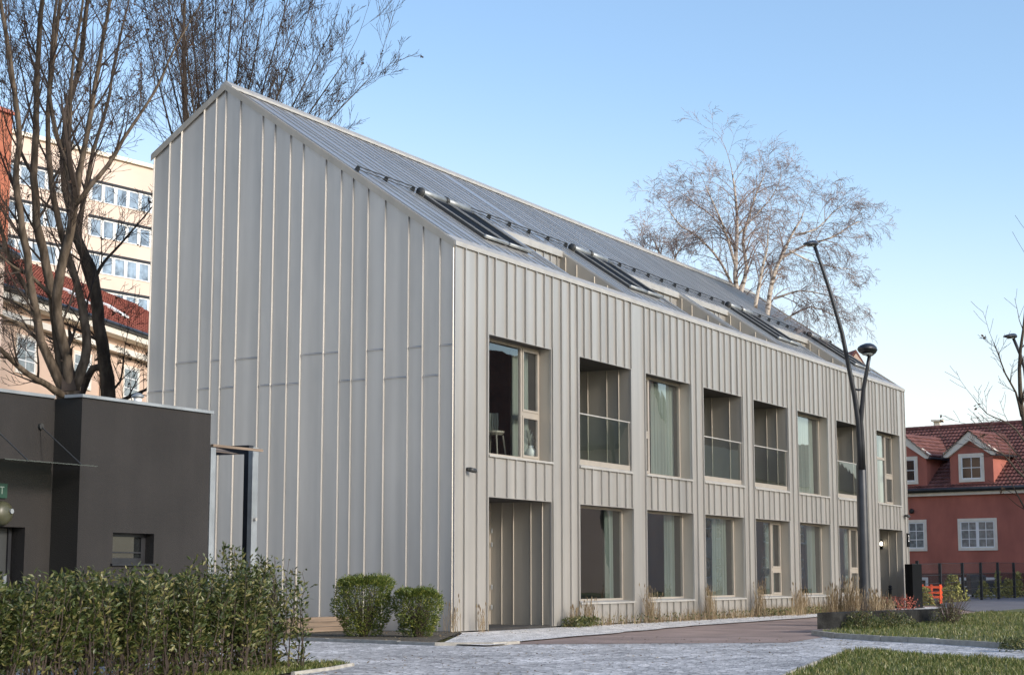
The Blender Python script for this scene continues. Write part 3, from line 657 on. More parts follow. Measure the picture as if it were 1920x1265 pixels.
# wall mounted things
def cctv(x, z, label, fl=1):
    o = empty('security_camera', (x, -.02, z), label, 'camera', 'security cameras on the metal facade')
    b = MB(); b.lathe((x, -.03, z), [(.05, 0), (.05, .05)], 12, V((0, -1, 0))); b.tube([(x, -.07, z), (x+.02*fl, -.12, z-.01)], .02, 8); b.build('mount', 'rubber', o)
    b = MB(); b.tube([(x-.09*fl, -.15, z-.01), (x+.13*fl, -.17, z-.03)], .055, 12); b.build('body', 'rubber', o, True)
    b = MB(); b.tube([(x+.131*fl, -.17, z-.03), (x+.15*fl, -.172, z-.032)], .05, 12); b.build('lens_ring', 'galv', o)
cctv(.55, 3.68, 'small dark bullet camera on the seamed facade left of the entrance')
cctv(37.1, 3.70, 'small dark bullet camera high on the far corner of the facade', 1)
o = empty('entrance_lamp', (36.7, .75, 2.55), 'small lit wall lamp inside the far recessed entrance', 'wall lamp')
b = MB(); b.box(36.60, 36.748, .80, .93, 2.36, 2.70); b.build('housing', 'black', o)
b = MB(); b.lathe((36.58, .82, 2.50), [(.03, 0), (.05, .03), (.05, .12), (.03, .15)], 10); b.build('bulb', 'lit', o, True)
o = empty('number_sign', (37.35, -.05, 2.7), 'small black box sign with a white numeral on the far corner pier', 'sign')
b = MB(); b.box(37.2, 37.5, -.10, -.047, 2.45, 3.0); b.build('sign_box', 'black', o)
text_mesh('numeral', '2', .5, 'white', lambda u, v, z: V((37.35+u*.7, -.104-z, 2.78+v*.75)), o)

# black display pillar in front of the far entrance
o = empty('black_pillar', (36.1, -.55, 0), 'tall flat black pillar standing in front of the far entrance', 'pillar')
b = MB(); b.box(35.35, 36.75, -.75, -.45, .05, 1.75); b.build('body', 'black', o)
b = MB(); b.box(35.3, 36.8, -.8, -.4, -.02, .06); b.build('base', 'dark', o)

# ------------------------------------------------------------------ annex on the left
AX0, AX1, AY, AZ = -15.62, -12.6, -2.7, 3.80
AN = empty('annex', ((AX0+AX1)/2, 0, 0), 'dark grey rendered flat roofed annex behind the hedge', 'building')
b = MB(); hole = (-14.86, -13.92, 1.46, 1.90)
cut_wall(b, AX0, AX1, -.05, AZ, [hole], lambda m, a, c, d, e: m.face([(a, AY, d), (c, AY, d), (c, AY, e), (a, AY, e)]))
b.face([(AX1, AY, -.05), (AX1, 6, -.05), (AX1, 6, AZ), (AX1, AY, AZ)])
b.face([(-14.86, AY, 1.46), (-14.86, AY, 1.90), (-14.86, AY+.22, 1.90), (-14.86, AY+.22, 1.46)]); b.face([(-13.92, AY, 1.46), (-13.92, AY+.22, 1.46), (-13.92, AY+.22, 1.90), (-13.92, AY, 1.90)])
b.face([(-14.86, AY, 1.9), (-13.92, AY, 1.9), (-13.92, AY+.22, 1.9), (-14.86, AY+.22, 1.9)]); b.face([(-14.86, AY, 1.46), (-14.86, AY+.22, 1.46), (-13.92, AY+.22, 1.46), (-13.92, AY, 1.46)])
b.build('wall', 'stucco_dark', AN)
b = MB(); BYY = -2.2
b.face([(AX0, BYY, -.05), (AX0, AY, -.05), (AX0, AY, AZ), (AX0, BYY, AZ)]); b.build('side_wall', 'stucco_dark2', AN)
b = MB(); cut_wall(b, -24, AX0, -.05, AZ, [(-17.6, -16.14, -.05, 1.95)], lambda m, a, c, d, e: m.face([(a, BYY, d), (c, BYY, d), (c, BYY, e), (a, BYY, e)]))
b.box(-24, -17.16, BYY+.05, BYY+.5, AZ, AZ+.10)
b.face([(-16.14, BYY, -.05), (-16.14, BYY+.3, -.05), (-16.14, BYY+.3, 1.95), (-16.14, BYY, 1.95)]); b.face([(-17.6, BYY, 1.95), (-16.14, BYY, 1.95), (-16.14, BYY+.3, 1.95), (-17.6, BYY+.3, 1.95)])
b.face([(-24, 6, -.05), (-24, BYY, -.05), (-24, BYY, AZ), (-24, 6, AZ)]); b.face([(AX1, 6, -.05), (-24, 6, -.05), (-24, 6, AZ), (AX1, 6, AZ)])
b.build('rear_wall', 'stucco_dark', AN)
b = MB(); b.face([(-24, BYY, AZ-.1), (AX0, BYY, AZ-.1), (AX0, AY, AZ-.1), (AX1, AY, AZ-.1), (AX1, 6, AZ-.1), (-24, 6, AZ-.1)]); b.build('roof', 'asphalt', AN)
b = MB()
b.box(AX0-.035, AX1+.035, AY-.035, AY+.3, AZ+.001, AZ+.045); b.box(AX1-.26, AX1+.034, AY+.301, 6, AZ+.002, AZ+.046)
b.box(AX0-.034, AX0+.2, BYY+.0, AY-.036+.34, AZ+.002, AZ+.04) if False else None
b.box(-24, AX0-.036, BYY-.035, BYY+.3, AZ+.001, AZ+.045)
b.build('coping', 'galv', AN)
b = MB(); hx0, hx1, hz0, hz1 = -14.86, -14.02, 1.46, 1.90; y = AY+.16
b.box(hx0, hx0+.05, y, y+.05, hz0, hz1); b.box(hx1-.0, hx1+.1, y, y+.05, hz0, hz1); b.box(hx0+.05, hx1, y, y+.05, hz0, hz0+.08); b.box(hx0+.05, hx1, y, y+.05, hz1-.05, hz1)
b.box(hx0+.05, hx1, y+.001, y+.049, hz0+.15, hz0+.17)
o = b.build('window', 'dark', AN)
b = MB(); b.face([(hx0+.05, y+.03, hz0+.08), (hx1, y+.03, hz0+.08), (hx1, y+.03, hz1-.05), (hx0+.05, y+.03, hz1-.05)]); b.build('pane', 'darkglass', o)
b = MB(); b.box(-14.9, -13.88, AY-.04, AY+.15, 1.425, 1.457); b.build('sill', 'dark', o)
b = MB(); b.box(-17.55, -16.26, BYY+.22, BYY+.27, 0, 1.94); o = b.build('door', 'rubber', AN)
b = MB(); b.box(-16.26, -16.20, BYY+.19, BYY+.28, 0, 1.945); b.build('frame', 'dark', o)
b = MB(); b.box(-16.38, -16.32, BYY+.14, BYY+.17, 1.0, 1.3); b.build('handle', 'galv', o)
# glass canopy on tie rods
b = MB(); b.box(-17.5, -15.66, -3.05, -2.205, 2.80, 2.812)
o = b.build('canopy', 'glass_canopy', AN)
for x in (-17.0, -15.92):
    b = MB(); b.tube([(x-.0, BYY-.02, 3.38), (x+.04, -2.95, 2.82)], .010, 6); b.lathe((x, BYY, 3.38), [(.045, 0), (.045, .04)], 10, V((0, -1, 0))); b.build('tie_rod', 'rubber', o)
o = empty('exit_sign', (-16.6, BYY-.03, 2.42), 'small green exit sign above the annex door', 'sign')
b = MB(); b.box(-16.98, -16.56, BYY-.035, BYY-.004, 2.34, 2.54); b.build('plate', 'green_sign', o)
text_mesh('lettering', 'EXIT', .15, 'signwhite', lambda u, v, z: V((-16.77+u*.95, BYY-.038-z, 2.44+v)), o)
o = empty('round_wall_lamp', (-16.64, BYY-.05, 2.1), 'round yellowish bulkhead lamp between the exit sign and the annex door', 'wall lamp')
b = MB(); b.lathe((-16.64, BYY, 2.13), [(.17, 0), (.17, .04), (.15, .09), (.08, .12), (.01, .13)], 24, V((0, -1, 0))); b.build('diffuser', 'bulk', o, True)
b = MB(); b.lathe((-16.57, BYY-.10, 2.16), [(.035, 0), (.035, .05)], 8, V((0, -1, 0))); b.build('sensor', 'galv', o)
o = empty('vent_pipe', (-13.05, -1.6, AZ-.1), 'short white vent pipe with a rounded cap on the annex roof', 'vent pipe')
b = MB(); b.tube([(-13.05, -1.6, AZ-.1), (-13.05, -1.6, 4.06)], .062, 16); b.build('pipe', 'white', o, True)
b = MB(); b.lathe((-13.05, -1.6, 4.06), [(.075, 0), (.10, .015), (.10, .035), (.05, .075), (.01, .085)], 18); b.build('cap', 'galv', o, True)
# gate frame between annex and gable
o = empty('gate_frame', (-11.0, -2, 0), 'dark steel gate frame with galvanised post between the annex and the gable', 'gate frame')
b = MB(); b.box(-12.55, -12.42, AY+.02, AY+.12, 0, 3.28); b.build('wall_post', 'galv', o)
b = MB(); b.box(-11.05, -10.93, -2.33, -2.23, 0, 3.42); b.build('post', 'dark', o)
b = MB(); b.box(-11.07, -10.91, -2.42, -2.335, 0, 3.38); b.build('galvanised_post', 'galv', o)
b = MB(); b.box(-11.05, -10.93, -2.228, -1.30, 3.28, 3.42); b.build('beam', 'dark', o)
b = MB(); b.box(-12.41, -11.06, -2.62, -2.56, 3.3, 3.34); b.prism([(-12.41, -2.62, 3.22), (-12.41, -2.56, 3.22), (-12.41, -2.2, 3.3), (-12.41, -2.2, 3.33)], (.7, 0, 0)); b.build('top_plate', 'timber', o)
b = MB(); b.lathe((-11.0, -2.42, 2.2), [(.03, 0), (.03, .05)], 10, V((0, -1, 0))); b.build('bolt', 'trim', o)

# ------------------------------------------------------------------ background buildings
def frame2(px, D, px2, D2):
    a, c = P(px, 1080, D), P(px2, 1080, D2); u = c-a; u.z = 0; u.normalize(); n = V((u.y, -u.x, 0))
    a.z = 0
    return lambda s, o, z: a+u*s+n*o+V((0, 0, z))      # s along, o outwards, z up
def hip_box(mb, T, s0, s1, o0, o1, z0, z1): mb.box(s0, s1, o0, o1, z0, z1, T)
def win(T, root, s0, s1, z0, z1, cols, rows, pane='darkglass', casing=.09, o=0, split=None, fm='white', cm='cream'):
    b = MB()
    c = casing
    if c:
        b.box(s0-c, s0, o-.02, o+.05, z0-c, z1+c, T); b.box(s1, s1+c, o-.02, o+.05, z0-c, z1+c, T); b.box(s0, s1, o-.02, o+.049, z1, z1+c, T); b.box(s0, s1, o-.02, o+.07, z0-c, z0, T)
    else: b.box(s0-.02, s1+.02, o-.01, o+.02, z0-.06, z0-.002, T)
    w0 = b.build('window', cm, root)
    f = MB(); k = .06; y0, y1 = o-.01, o+.03
    f.box(s0, s0+k, y0, y1, z0, z1, T); f.box(s1-k, s1, y0, y1, z0, z1, T); f.box(s0+k, s1-k, y0, y1, z0, z0+k, T); f.box(s0+k, s1-k, y0, y1, z1-k, z1, T)
    if split:
        for q in split: f.box(q-.09, q+.09, y0, y1-.001, z0+k, z1-k, T)
    edges = [s0] + (split or []) + [s1]
    for e0, e1 in zip(edges, edges[1:]):
        for i in range(1, cols): x = e0+(e1-e0)*i/cols; f.box(x-.02, x+.02, y0+.003, y1-.006, z0+k, z1-k, T)
    for j in range(1, rows): z = z0+(z1-z0)*j/rows; f.box(s0+k, s1-k, y0+.004, y1-.008, z-.02, z+.02, T)
    f.build('frame', fm, w0)
    p = MB(); p.face([T(s0, o+.008, z0), T(s1, o+.008, z0), T(s1, o+.008, z1), T(s0, o+.008, z1)]); p.build('pane', pane, w0)
# red house
T = frame2(1700, 104, 1920, 99)
zz = lambda py, D=102: CAM.z+(1080-py)*D/F
RH = empty('red_house', T(6, -5, .2), 'brick red rendered house with clay tile roof and white gabled dormers', 'house')
def u_of(px): return (px-1700)*.0335
b = MB(); b.box(-9, 12, -9, 0, 1.45, 5.85, T); b.build('wall', 'redwall', RH)
b = MB(); b.box(-9.02, 12.02, -9.02, .02, -.2, 1.45, T); b.build('plinth', 'redwall2', RH)
b = MB(); b.box(-9, 12, .001, .22, 5.80, 5.98, T); b.build('cornice', 'cream', RH)
b = MB(); b.tube([T(-9.1, .34, 6.12), T(12, .34, 6.12)], .11, 10); b.box(-9, 12, .22, .40, 5.99, 6.15, T); b.build('gutter', 'lamp', RH, True)
def tiled(name, pts, parent):        # tile courses as real steps along a sloping quad a,b (eave) d,c (ridge)
    a, bb, c, d = [V(p) for p in pts]; n = max(2, int((d-a).length/.33)); m = MB(); nn = (bb-a).cross(d-a).normalized()
    k = max(2, int((bb-a).length/.24))
    for i in range(n):
        t0, t1 = i/n, (i+1)/n
        p, q, r, s = a.lerp(d, t0), bb.lerp(c, t0), bb.lerp(c, t1), a.lerp(d, t1)
        for j in range(k):
            u0, u1 = j/k, (j+.5)/k; u2 = (j+1)/k
            lo = [p.lerp(q, u) for u in (u0, u1, u2)]; hi_ = [s.lerp(r, u) for u in (u0, u1, u2)]
            h = .055
            m.face([lo[0]+nn*h, lo[1]+nn*(h+.035), hi_[1]+nn*.035, hi_[0]]); m.face([lo[1]+nn*(h+.035), lo[2]+nn*h, hi_[2], hi_[1]+nn*.035])
        m.face([p-nn*.03, q-nn*.03, q+nn*.055, p+nn*.055])
    m.face([a-nn*.04, bb-nn*.04, c-nn*.04, d-nn*.04])
    return m
def tmat(name):
    m = mat(name, (.12, .046, .038), .85, col2=(.24, .10, .08), vs=2.2, lo=.3, hi=.7)
    return m
M['tiles'] = tmat('roof_tiles')
RS, RHZ = -4.6, 10.05
m = tiled('roof', [T(-9.2, .35, 6.1), T(12.2, .35, 6.1), T(12.2, RS, RHZ), T(-9.2, RS, RHZ)], RH)
m.face([T(12.2, -9.4, 6.1), T(-9.2, -9.4, 6.1), T(-9.2, RS, RHZ), T(12.2, RS, RHZ)]); m.face([T(-9.1, 0, 5.9), T(-9.1, RS, RHZ), T(-9.1, -9.2, 5.9)])
rfo = m.build('roof', 'tiles', RH)
b = MB()
for i in range(53): x = -9.2+i*.4; b.tube([T(x, RS, RHZ+.04), T(x+.42, RS, RHZ+.07)], [.15, .11], 8)
b.build('ridge_tiles', 'tiles', rfo)
def dormer(uc, w0=1.35, pane='darkglass'):
    fo = .05; ap, ez = 9.35, 7.95; hw = 1.5
    yb = lambda z: .35+(z-6.1)*(RS-.35)/(RHZ-6.1)
    b = MB(); b.prism([T(uc-w0, fo, 6.25), T(uc+w0, fo, 6.25), T(uc+w0, fo, 7.95), T(uc, fo, 9.15), T(uc-w0, fo, 7.95)], T(0, -3.0, 0)-T(0, 0, 0))
    d = b.build('dormer', 'redwall', RH)
    b = MB()
    for s in (-1, 1):     # bargeboards with block ends
        b.prism([T(uc, fo+.18, ap), T(uc, fo+.18, ap-.52), T(uc+s*hw*.93, fo+.18, ez-.02), T(uc+s*hw*1.12, fo+.18, ez-.02), T(uc+s*hw*1.12, fo+.18, ez+.22)], T(0, -.2, 0)-T(0, 0, 0))
    b.build('bargeboard', 'cream', d)
    for s in (-1, 1):
        a0, a1 = T(uc+s*(hw+.2), fo+.25, ez+.1), T(uc, fo+.25, ap+.06); b0, b1 = T(uc+s*(hw+.2), yb(ez), ez+.1), T(uc, yb(ap)-.3, ap+.06)
        m = tiled('r', [a0, b0, b1, a1] if s > 0 else [b0, a0, a1, b1], d); m.build('dormer_roof', 'tiles', d)
        g_ = MB(); g_.tube([a0+V((0, 0, -.1)), b0+V((0, 0, -.1))], .07, 6); g_.build('gutter', 'lamp', d)
    win(T, d, uc-.62+.0, uc+.62, 6.68, 7.93, 2, 2, pane, .17, fo)
    b = MB(); b.face([T(uc-.5, fo+.006, 6.9), T(uc+.5, fo+.006, 6.9), T(uc+.5, fo+.006, 7.25), T(uc-.5, fo+.006, 7.25)])
dormer(u_of(1706)); dormer(u_of(1832))
for i, uc in enumerate((u_of(1706), u_of(1838), u_of(1838)+4.7)):
    win(T, RH, uc-1.05, uc+1.05, 2.86, 4.32, 2, 3, 'greyglass', .16, .0, [uc+.0])
    win(T, RH, uc-1.1, uc+1.1, .30, 1.12, 2, 2, 'darkglass', .10, .02, [uc+.05], cm='white')
b = MB(); b.box(u_of(1755)-.25, u_of(1755)+.25, -3.2, -2.7, 8.6, 0, T) if False else None
o = empty('red_house_lamp', T(u_of(1715), .1, 5.0), 'small dark wall lamp on the red house under its gutter', 'wall lamp')
b = MB(); b.lathe(T(u_of(1715), .02, 4.98), [(.14, 0), (.14, .1), (.08, .16)], 12, T(0, 1, 0)-T(0, 0, 0)); b.build('lamp_body', 'dark', o)
# far chimney and the little roof peeking over the metal roof
o = empty('chimney_stack', P(1758, 800, 150), 'faint pale chimney beyond the ridge of the red house', 'chimney')
b = MB(); c = P(1758, 805, 150); b.box(c.x-.25, c.x+.25, c.y-.25, c.y+.25, 6, P(1758, 790, 150).z); b.build('stack', 'cream', o)
b = MB(); c = P(1758, 789.5, 150); b.box(c.x-.45, c.x+.45, c.y-.45, c.y+.45, P(1758, 790, 150).z+.002, P(1758, 787, 150).z); b.build('cap', 'cream', o)
T2 = frame2(1560, 120, 1660, 118)
o = empty('gabled_house', T2(2.2, -3, 0), 'tiny distant tiled gable peeking over the far end of the metal roof', 'house')
c0 = 1605; 
b = MB(); q = lambda x, y, dz=0: P(c0+x, y, 119)+V((0, 0, dz))
dd = V((FW.x, FW.y, 0)).normalized()*3.0+RT*-.5
b.prism([q(14, 1100), q(14, 682), q(0, 662), q(-14, 682), q(-14, 1100)], dd); b.build('gable', 'peach', o)
b = MB(); b.prism([q(80, 1120), q(80, 775), q(-90, 775), q(-90, 1120)], dd*3); b.build('wall', 'peach', o)
for s_ in (-1, 1):
    b = MB(); b.prism([q(0, 655), q(s_*22, 690), q(s_*22, 694), q(0, 660)], dd*1.1); b.build('roof', 'tiles', o)
# peach building with red roof behind the left trees
T = frame2(-40, 62, 320, 82)
T = frame2(0, 66, 276, 80)
def zat(py, D): return CAM.z+(1080-py)*D/F
def pl(px):   # position along the peach wall for a photo column
    a = T(0, 0, 0); d = T(1, 0, 0)-a; r = P(px, 1080, 1)-CAM
    # solve CAM + r t = a + d s
    det = r.x*(-d.y)-r.y*(-d.x); ax, ay = a.x-CAM.x, a.y-CAM.y
    return (r.x*ay-r.y*ax)/det
EP = zat(640, 80)
PH = empty('peach_house', T(8, -6, 0), 'peach rendered house with red tiled roof and white cornice behind the bare trees', 'house')
b = MB(); b.box(-12, 24, -10, 0, -.1, EP, T); b.build('wall', 'peach', PH)
b = MB(); b.box(-12, 24, .002, .35, EP-1.0, EP-.75, T); b.box(-12, 24, .002, .55, EP-.35, EP, T); b.build('cornice', 'cream', PH)
b = MB(); b.tube([T(-12, .62, EP+.02), T(24, .62, EP+.02)], .12, 8); b.build('gutter', 'lamp', PH)
m = tiled('roof', [T(-12, .6, EP+.05), T(24, .6, EP+.05), T(24, -5, EP+3.4), T(-12, -5, EP+3.4)], PH)
m.face([T(24, -10.5, EP), T(-12, -10.5, EP), T(-12, -5, EP+3.4), T(24, -5, EP+3.4)])
M['tiles2'] = mat('roof_tiles_bright', (.22, .055, .035), .85, col2=(.36, .12, .08), vs=2.2, lo=.3, hi=.7)
o = m.build('roof', 'tiles2', PH)
for px in (190, 262):
    s = pl(px); b = MB(); q = lambda s_, y, h: T(s_, .6-y*.857, EP+.05+y*.515+h)
    b.hexa([q(s-.4, 1.9, .02), q(s+.4, 1.9, .02), q(s+.4, 3.0, .02), q(s-.4, 3.0, .02), q(s-.4, 1.9, .15), q(s+.4, 1.9, .15), q(s+.4, 3.0, .15), q(s-.4, 3.0, .15)]); b.build('roof_window', 'white', o)
s0, s1 = pl(220), pl(247)
win(T, PH, s0, s1, zat(752, 79), zat(697, 79), 2, 3, 'greyglass', .1)
for ds in (-5.2, -10.4): win(T, PH, s0+ds, s1+ds, zat(752, 79), zat(697, 79), 2, 3, 'greyglass', .1)
b = MB(); s = pl(175); b.tube([T(s, .12, 0), T(s, .12, EP-.8)], .09, 8); b.build('downpipe', 'cream', PH)
# taller orange-cream house at the left edge
T = frame2(-60, 56, 60, 62)
LH = empty('cream_house', T(0, -6, 0), 'cream house with a dark gutter at the left edge behind the tree', 'house')
ez = zat(492, 60)
b = MB(); b.box(-9, 2.1, -9, 0, 0, ez, T); b.build('wall', 'peach2', LH)
b = MB(); b.tube([T(-9, .35, ez+.05), T(2.3, .35, ez+.05)], .13, 8); b.build('gutter', 'lamp', LH)
b = MB(); b.prism([T(-9, .4, ez+.1), T(-9, -4, ez+2.2), T(-9, -4, ez+2.5), T(-9, .4, ez+.25)], T(11.4, 0, 0)-T(0, 0, 0)); b.build('roof', 'tiles2', LH)
win(T, LH, -.1, .9, zat(580, 60), zat(515, 60), 2, 2, 'darkglass', .1); win(T, LH, -.1, .9, zat(740, 60), zat(670, 60), 2, 2, 'darkglass', .1)
# apartment block
T = frame2(0, 128, 283, 140)
def al(px):
    a = T(0, 0, 0); d = T(1, 0, 0)-a; r = P(px, 1080, 1)-CAM; det = r.x*(-d.y)-r.y*(-d.x); ax, ay = a.x-CAM.x, a.y-CAM.y
    return (r.x*ay-r.y*ax)/det
TOP = zat(305, 140)
AB = empty('apartment_block', T(20, -8, 0), 'tall pale apartment block with rows of white windows behind the trees', 'building')
b = MB(); b.box(-30, 60, -14, 0, -.1, TOP, T); b.build('wall', 'peach2', AB)
b = MB(); b.box(-30.2, 60.2, -14.2, .25, TOP, TOP+.3, T); b.build('parapet', 'cream', AB)
sE = al(263); sp = 2.75
for fl in range(8):
    z1 = zat(350, 138.5)-fl*sp*1.0; z0 = z1-1.35
    for k in range(5):
        e1 = sE-k*8.2; e0 = e1-6.4
        b = MB(); b.box(e0-.1, e1+.1, .002, .10, z1, z1+.22, T); w0 = b.build('window', 'dark', AB)
        f = MB(); n = 5
        f.box(e0, e1, .003, .06, z0-.08, z0, T); f.box(e0, e1, .003, .06, z1-.1, z1-.001, T)
        for i in range(n+1): x = e0+(e1-e0)*i/n; f.box(x-.16, x+.16, .003, .06, z0, z1-.1, T)
        f.build('frame', 'white', w0)
        p = MB(); p.face([T(e0, .02, z0), T(e1, .02, z0), T(e1, .02, z1-.1), T(e0, .02, z1-.1)]); p.build('pane', 'farglass', w0)
# orange block at the far left edge
T = frame2(-90, 92, 22, 96)
OB = empty('orange_block', T(-2, -5, 0), 'orange rendered building sliver at the left edge behind the tree', 'building')
b = MB(); b.box(-10, 3.1, -9, 0, 0, zat(195, 96), T); b.build('wall', 'orange', OB)
b = MB(); b.box(-10, 3.2, .003, .2, zat(205, 96), zat(200, 96), T); b.build('cornice', 'redwall', OB)
for py in (300, 372, 444):
    for s in (-2.2, .4): win(T, OB, s, s+1.3, zat(py+42, 95), zat(py, 95), 2, 2, 'farglass', .12)
# buildings across the street, seen only as reflections in the glass
def simple_block(name, x0, x1, y0, y1, h, m, label, cols, rows, pane='darkglass', roofm='tiles', gable=True):
    root = empty(name, ((x0+x1)/2, (y0+y1)/2, 0), label, 'building')
    b = MB(); b.box(x0, x1, y0, y1, 0, h); b.build('wall', m, root)
    if gable:
        b = MB(); ym = (y0+y1)/2; b.prism([(x0-.3, y1+.4, h), (x0-.3, ym, h+(y1-y0)*.45), (x0-.3, y0-.4, h)], (x1-x0+.6, 0, 0)); b.build('roof', roofm, root)
    TT = lambda s, o, z: V((x1-s, y1+o, z))
    for i in range(cols):
        for j in range(rows):
            s = (x1-x0)*(i+.5)/cols; z = 1.2+j*3.1
            if z+1.6 < h: win(TT, root, s-.6, s+.6, z, z+1.6, 2, 2, pane, .1)
simple_block('brick_building', 48, 66, -42, -30, 14.6, 'brick', 'dark brick building across the street from the metal facade', 3, 2, gable=False)
o = empty('gabled_house', (84, -34, 0), 'pale house with a steep gable to the street across from the metal facade', 'house')
b = MB(); b.prism([(78, -37, 0), (90, -37, 0), (90, -37, 10.5), (84, -37, 17), (78, -37, 10.5)], (0, 6, 0)); b.build('wall', 'peach2', o)
for s_ in (-1, 1): b = MB(); b.prism([(84, -37.2, 17.3), (84+s_*6.5, -37.2, 10.2), (84+s_*6.5, -37.2, 9.9), (84, -37.2, 17.0)], (0, 6.5, 0)); b.build('roof', 'lamp', o)
simple_block('pale_building', 92, 108, -46, -33, 11.6, 'cream', 'pale rendered flat roofed building across the street', 6, 3, gable=False)
simple_block('grey_building', 110, 150, -46, -34, 9.5, 'peach2', 'long pale building farther along across the street', 8, 3)

# ------------------------------------------------------------------ street lamps
def lamp_head(name, p, d, L, wd, hgt, parent, m='lamp'):
    """flattened cobra head from the neck p along d"""
    d = d.normalized(); sd_ = d.cross(V((0, 0, 1))).normalized(); up_ = sd_.cross(d).normalized()
    b = MB(); prof = [(-.06, .35, .8), (0, .6, 1.0), (.15, .8, 1.0), (.4, 1.0, .85), (.7, .95, .6), (.9, .6, .4), (1.0, .2, .15)]
    n = 14; b0 = 0
    for t, a, c in prof:
        for k in range(n):
            th = 2*pi*k/n; u, v = cos(th)*a*wd, sin(th)*c*hgt
            if v < 0: v *= .55
            b.v.append(tuple(p+d*(t*L)+sd_*u+up_*v))
    for i in range(len(prof)-1):
        for k in range(n): j = (k+1) % n; b.f.append((i*n+k, i*n+j, (i+1)*n+j, (i+1)*n+k))
    b.f.append(tuple(range(n))); b.f.append(tuple((len(prof)-1)*n+k for k in range(n)))
    o = b.build(name, m, parent, True)
    g_ = MB(); g_.lathe(p+d*(L*.5)-up_*(hgt*.5), [(wd*.55, -.01), (wd*.5, .02)], 12, -up_); g_.build('lens', 'greyglass', o)
    return o
LB = P(1622, 1142, 50); LB.z = 0
SLP = empty('street_lamp', LB, 'tall dark street lamp with two forked arms in front of the metal building', 'street lamp', 'tall street lamps')
L0 = P(1617, 865, 50)
b = MB(); b.lathe(LB, [(.19, -.1), (.19, .05), (.165, .4), (.155, 1.6), (.14, L0.z-.1), (.12, L0.z), (.075, L0.z+.18)], 20); b.build('post', 'lamp', SLP, True)
def arm(pts, D, r, nm, root):
    q = [P(x, y, D) for x, y in pts]; b = MB(); b.tube(q, r, 10); b.build(nm, 'lamp', root, True); return q
q1 = arm([(1614, 880), (1612, 830), (1609, 788), (1602, 740), (1593, 695), (1579, 625), (1555, 542), (1540, 497), (1527, 460)], 50, [.085, .085, .075, .07, .065, .06, .055, .05, .05], 'arm', SLP)
q2 = arm([(1618, 880), (1616, 830), (1614, 790), (1619, 729), (1626, 690), (1630, 668)], 50, [.08, .08, .07, .06, .055, .05], 'arm', SLP)
arm([(1602, 729), (1610, 731), (1618, 729)], 50, .03, 'brace', SLP)
lamp_head('lamp_head', q1[-1]+V((0, 0, .03)), P(1489, 457, 48.6)-q1[-1], .62, .19, .11, SLP)
lamp_head('lamp_head', q2[-1]+V((0, 0, .12)), P(1610, 636, 48)-P(1632, 662, 50), .72, .27, .24, SLP)
LB2 = P(1936, 1150, 60); LB2.z = 0
S2 = empty('street_lamp', LB2, 'street lamp at the right edge with only its head and arm in view', 'street lamp', 'tall street lamps')
arm([(1936, 1150), (1934, 900), (1930, 760), (1921, 690), (1912, 662), (1900, 634)], 60, [.12, .11, .08, .06, .055, .05], 'post', S2)
p = P(1901, 631, 60); lamp_head('lamp_head', p, P(1863, 629, 58.5)-p, .72, .2, .11, S2)

# ------------------------------------------------------------------ small street things
# dark stone blocks edging the lawn
def hor(a): a = a.copy(); a.z = 0; return a
A0 = hor(P(1519, 1177, 41.0)); A1 = hor(P(1571, 1177, 41.3)); A2 = hor(P(1766, 1160, 48.0))
d1 = (A2-A1).normalized(); L = (A2-A1).length; s1 = (A0-A1); s1.normalize()
wids = [.36, .27, .22, .14]; pos = [0.02, .40, .68, .88]
names = ['nearest dark stone block with a broad mottled face beside the kerb', 'second dark stone block from the kerb end', 'third dark stone block from the kerb end', 'farthest short dark stone block']
for i in range(4):
    a = A1+d1*(L*pos[i]); c = a+d1*(L*wids[i]*.88); wd = s1*(.62 if i == 0 else .55)
    z0, z1 = V((0, 0, .09)), V((0, 0, .455-.01*i)); k = .015
    b = MB(); up_ = V((0, 0, -k)); dd = d1*k; ww = wd.normalized()*k
    b.hexa([a+z0, c+z0, c+wd+z0, a+wd+z0, a+z1+up_, c+z1+up_, c+wd+z1+up_, a+wd+z1+up_])
    b.hexa([a+z1+up_+V((0,0,.0005)), c+z1+up_+V((0,0,.0005)), c+wd+z1+up_+V((0,0,.0005)), a+wd+z1+up_+V((0,0,.0005)), a+z1+dd+ww, c+z1-dd+ww, c+wd+z1-dd-ww, a+wd+z1+dd-ww])
    tag(b.build('stone_block', 'stone'), names[i], 'stone block', 'dark stone blocks edging the lawn')
# bollards
for i, (px, D, lb) in enumerate(((1670, 72, 'black bollard in front of the black pillar and far entrance'), (1719, 74.5, 'black bollard beside the mesh fence near the building corner'))):
    c = hor(P(px, 1137, D)); o = empty('bollard', c, lb, 'bollard', 'black cast bollards')
    b = MB(); b.lathe(c, [(.11, 0), (.11, .12), (.07, .16), (.06, .74), (.085, .77), (.085, .80), (.05, .82)], 14); b.build('post', 'dark', o, True)
    b = MB(); b.lathe(c+V((0, 0, .82)), [(.04, 0), (.075, .03), (.075, .07), (.02, .11)], 14); b.build('finial', 'dark', o, True)
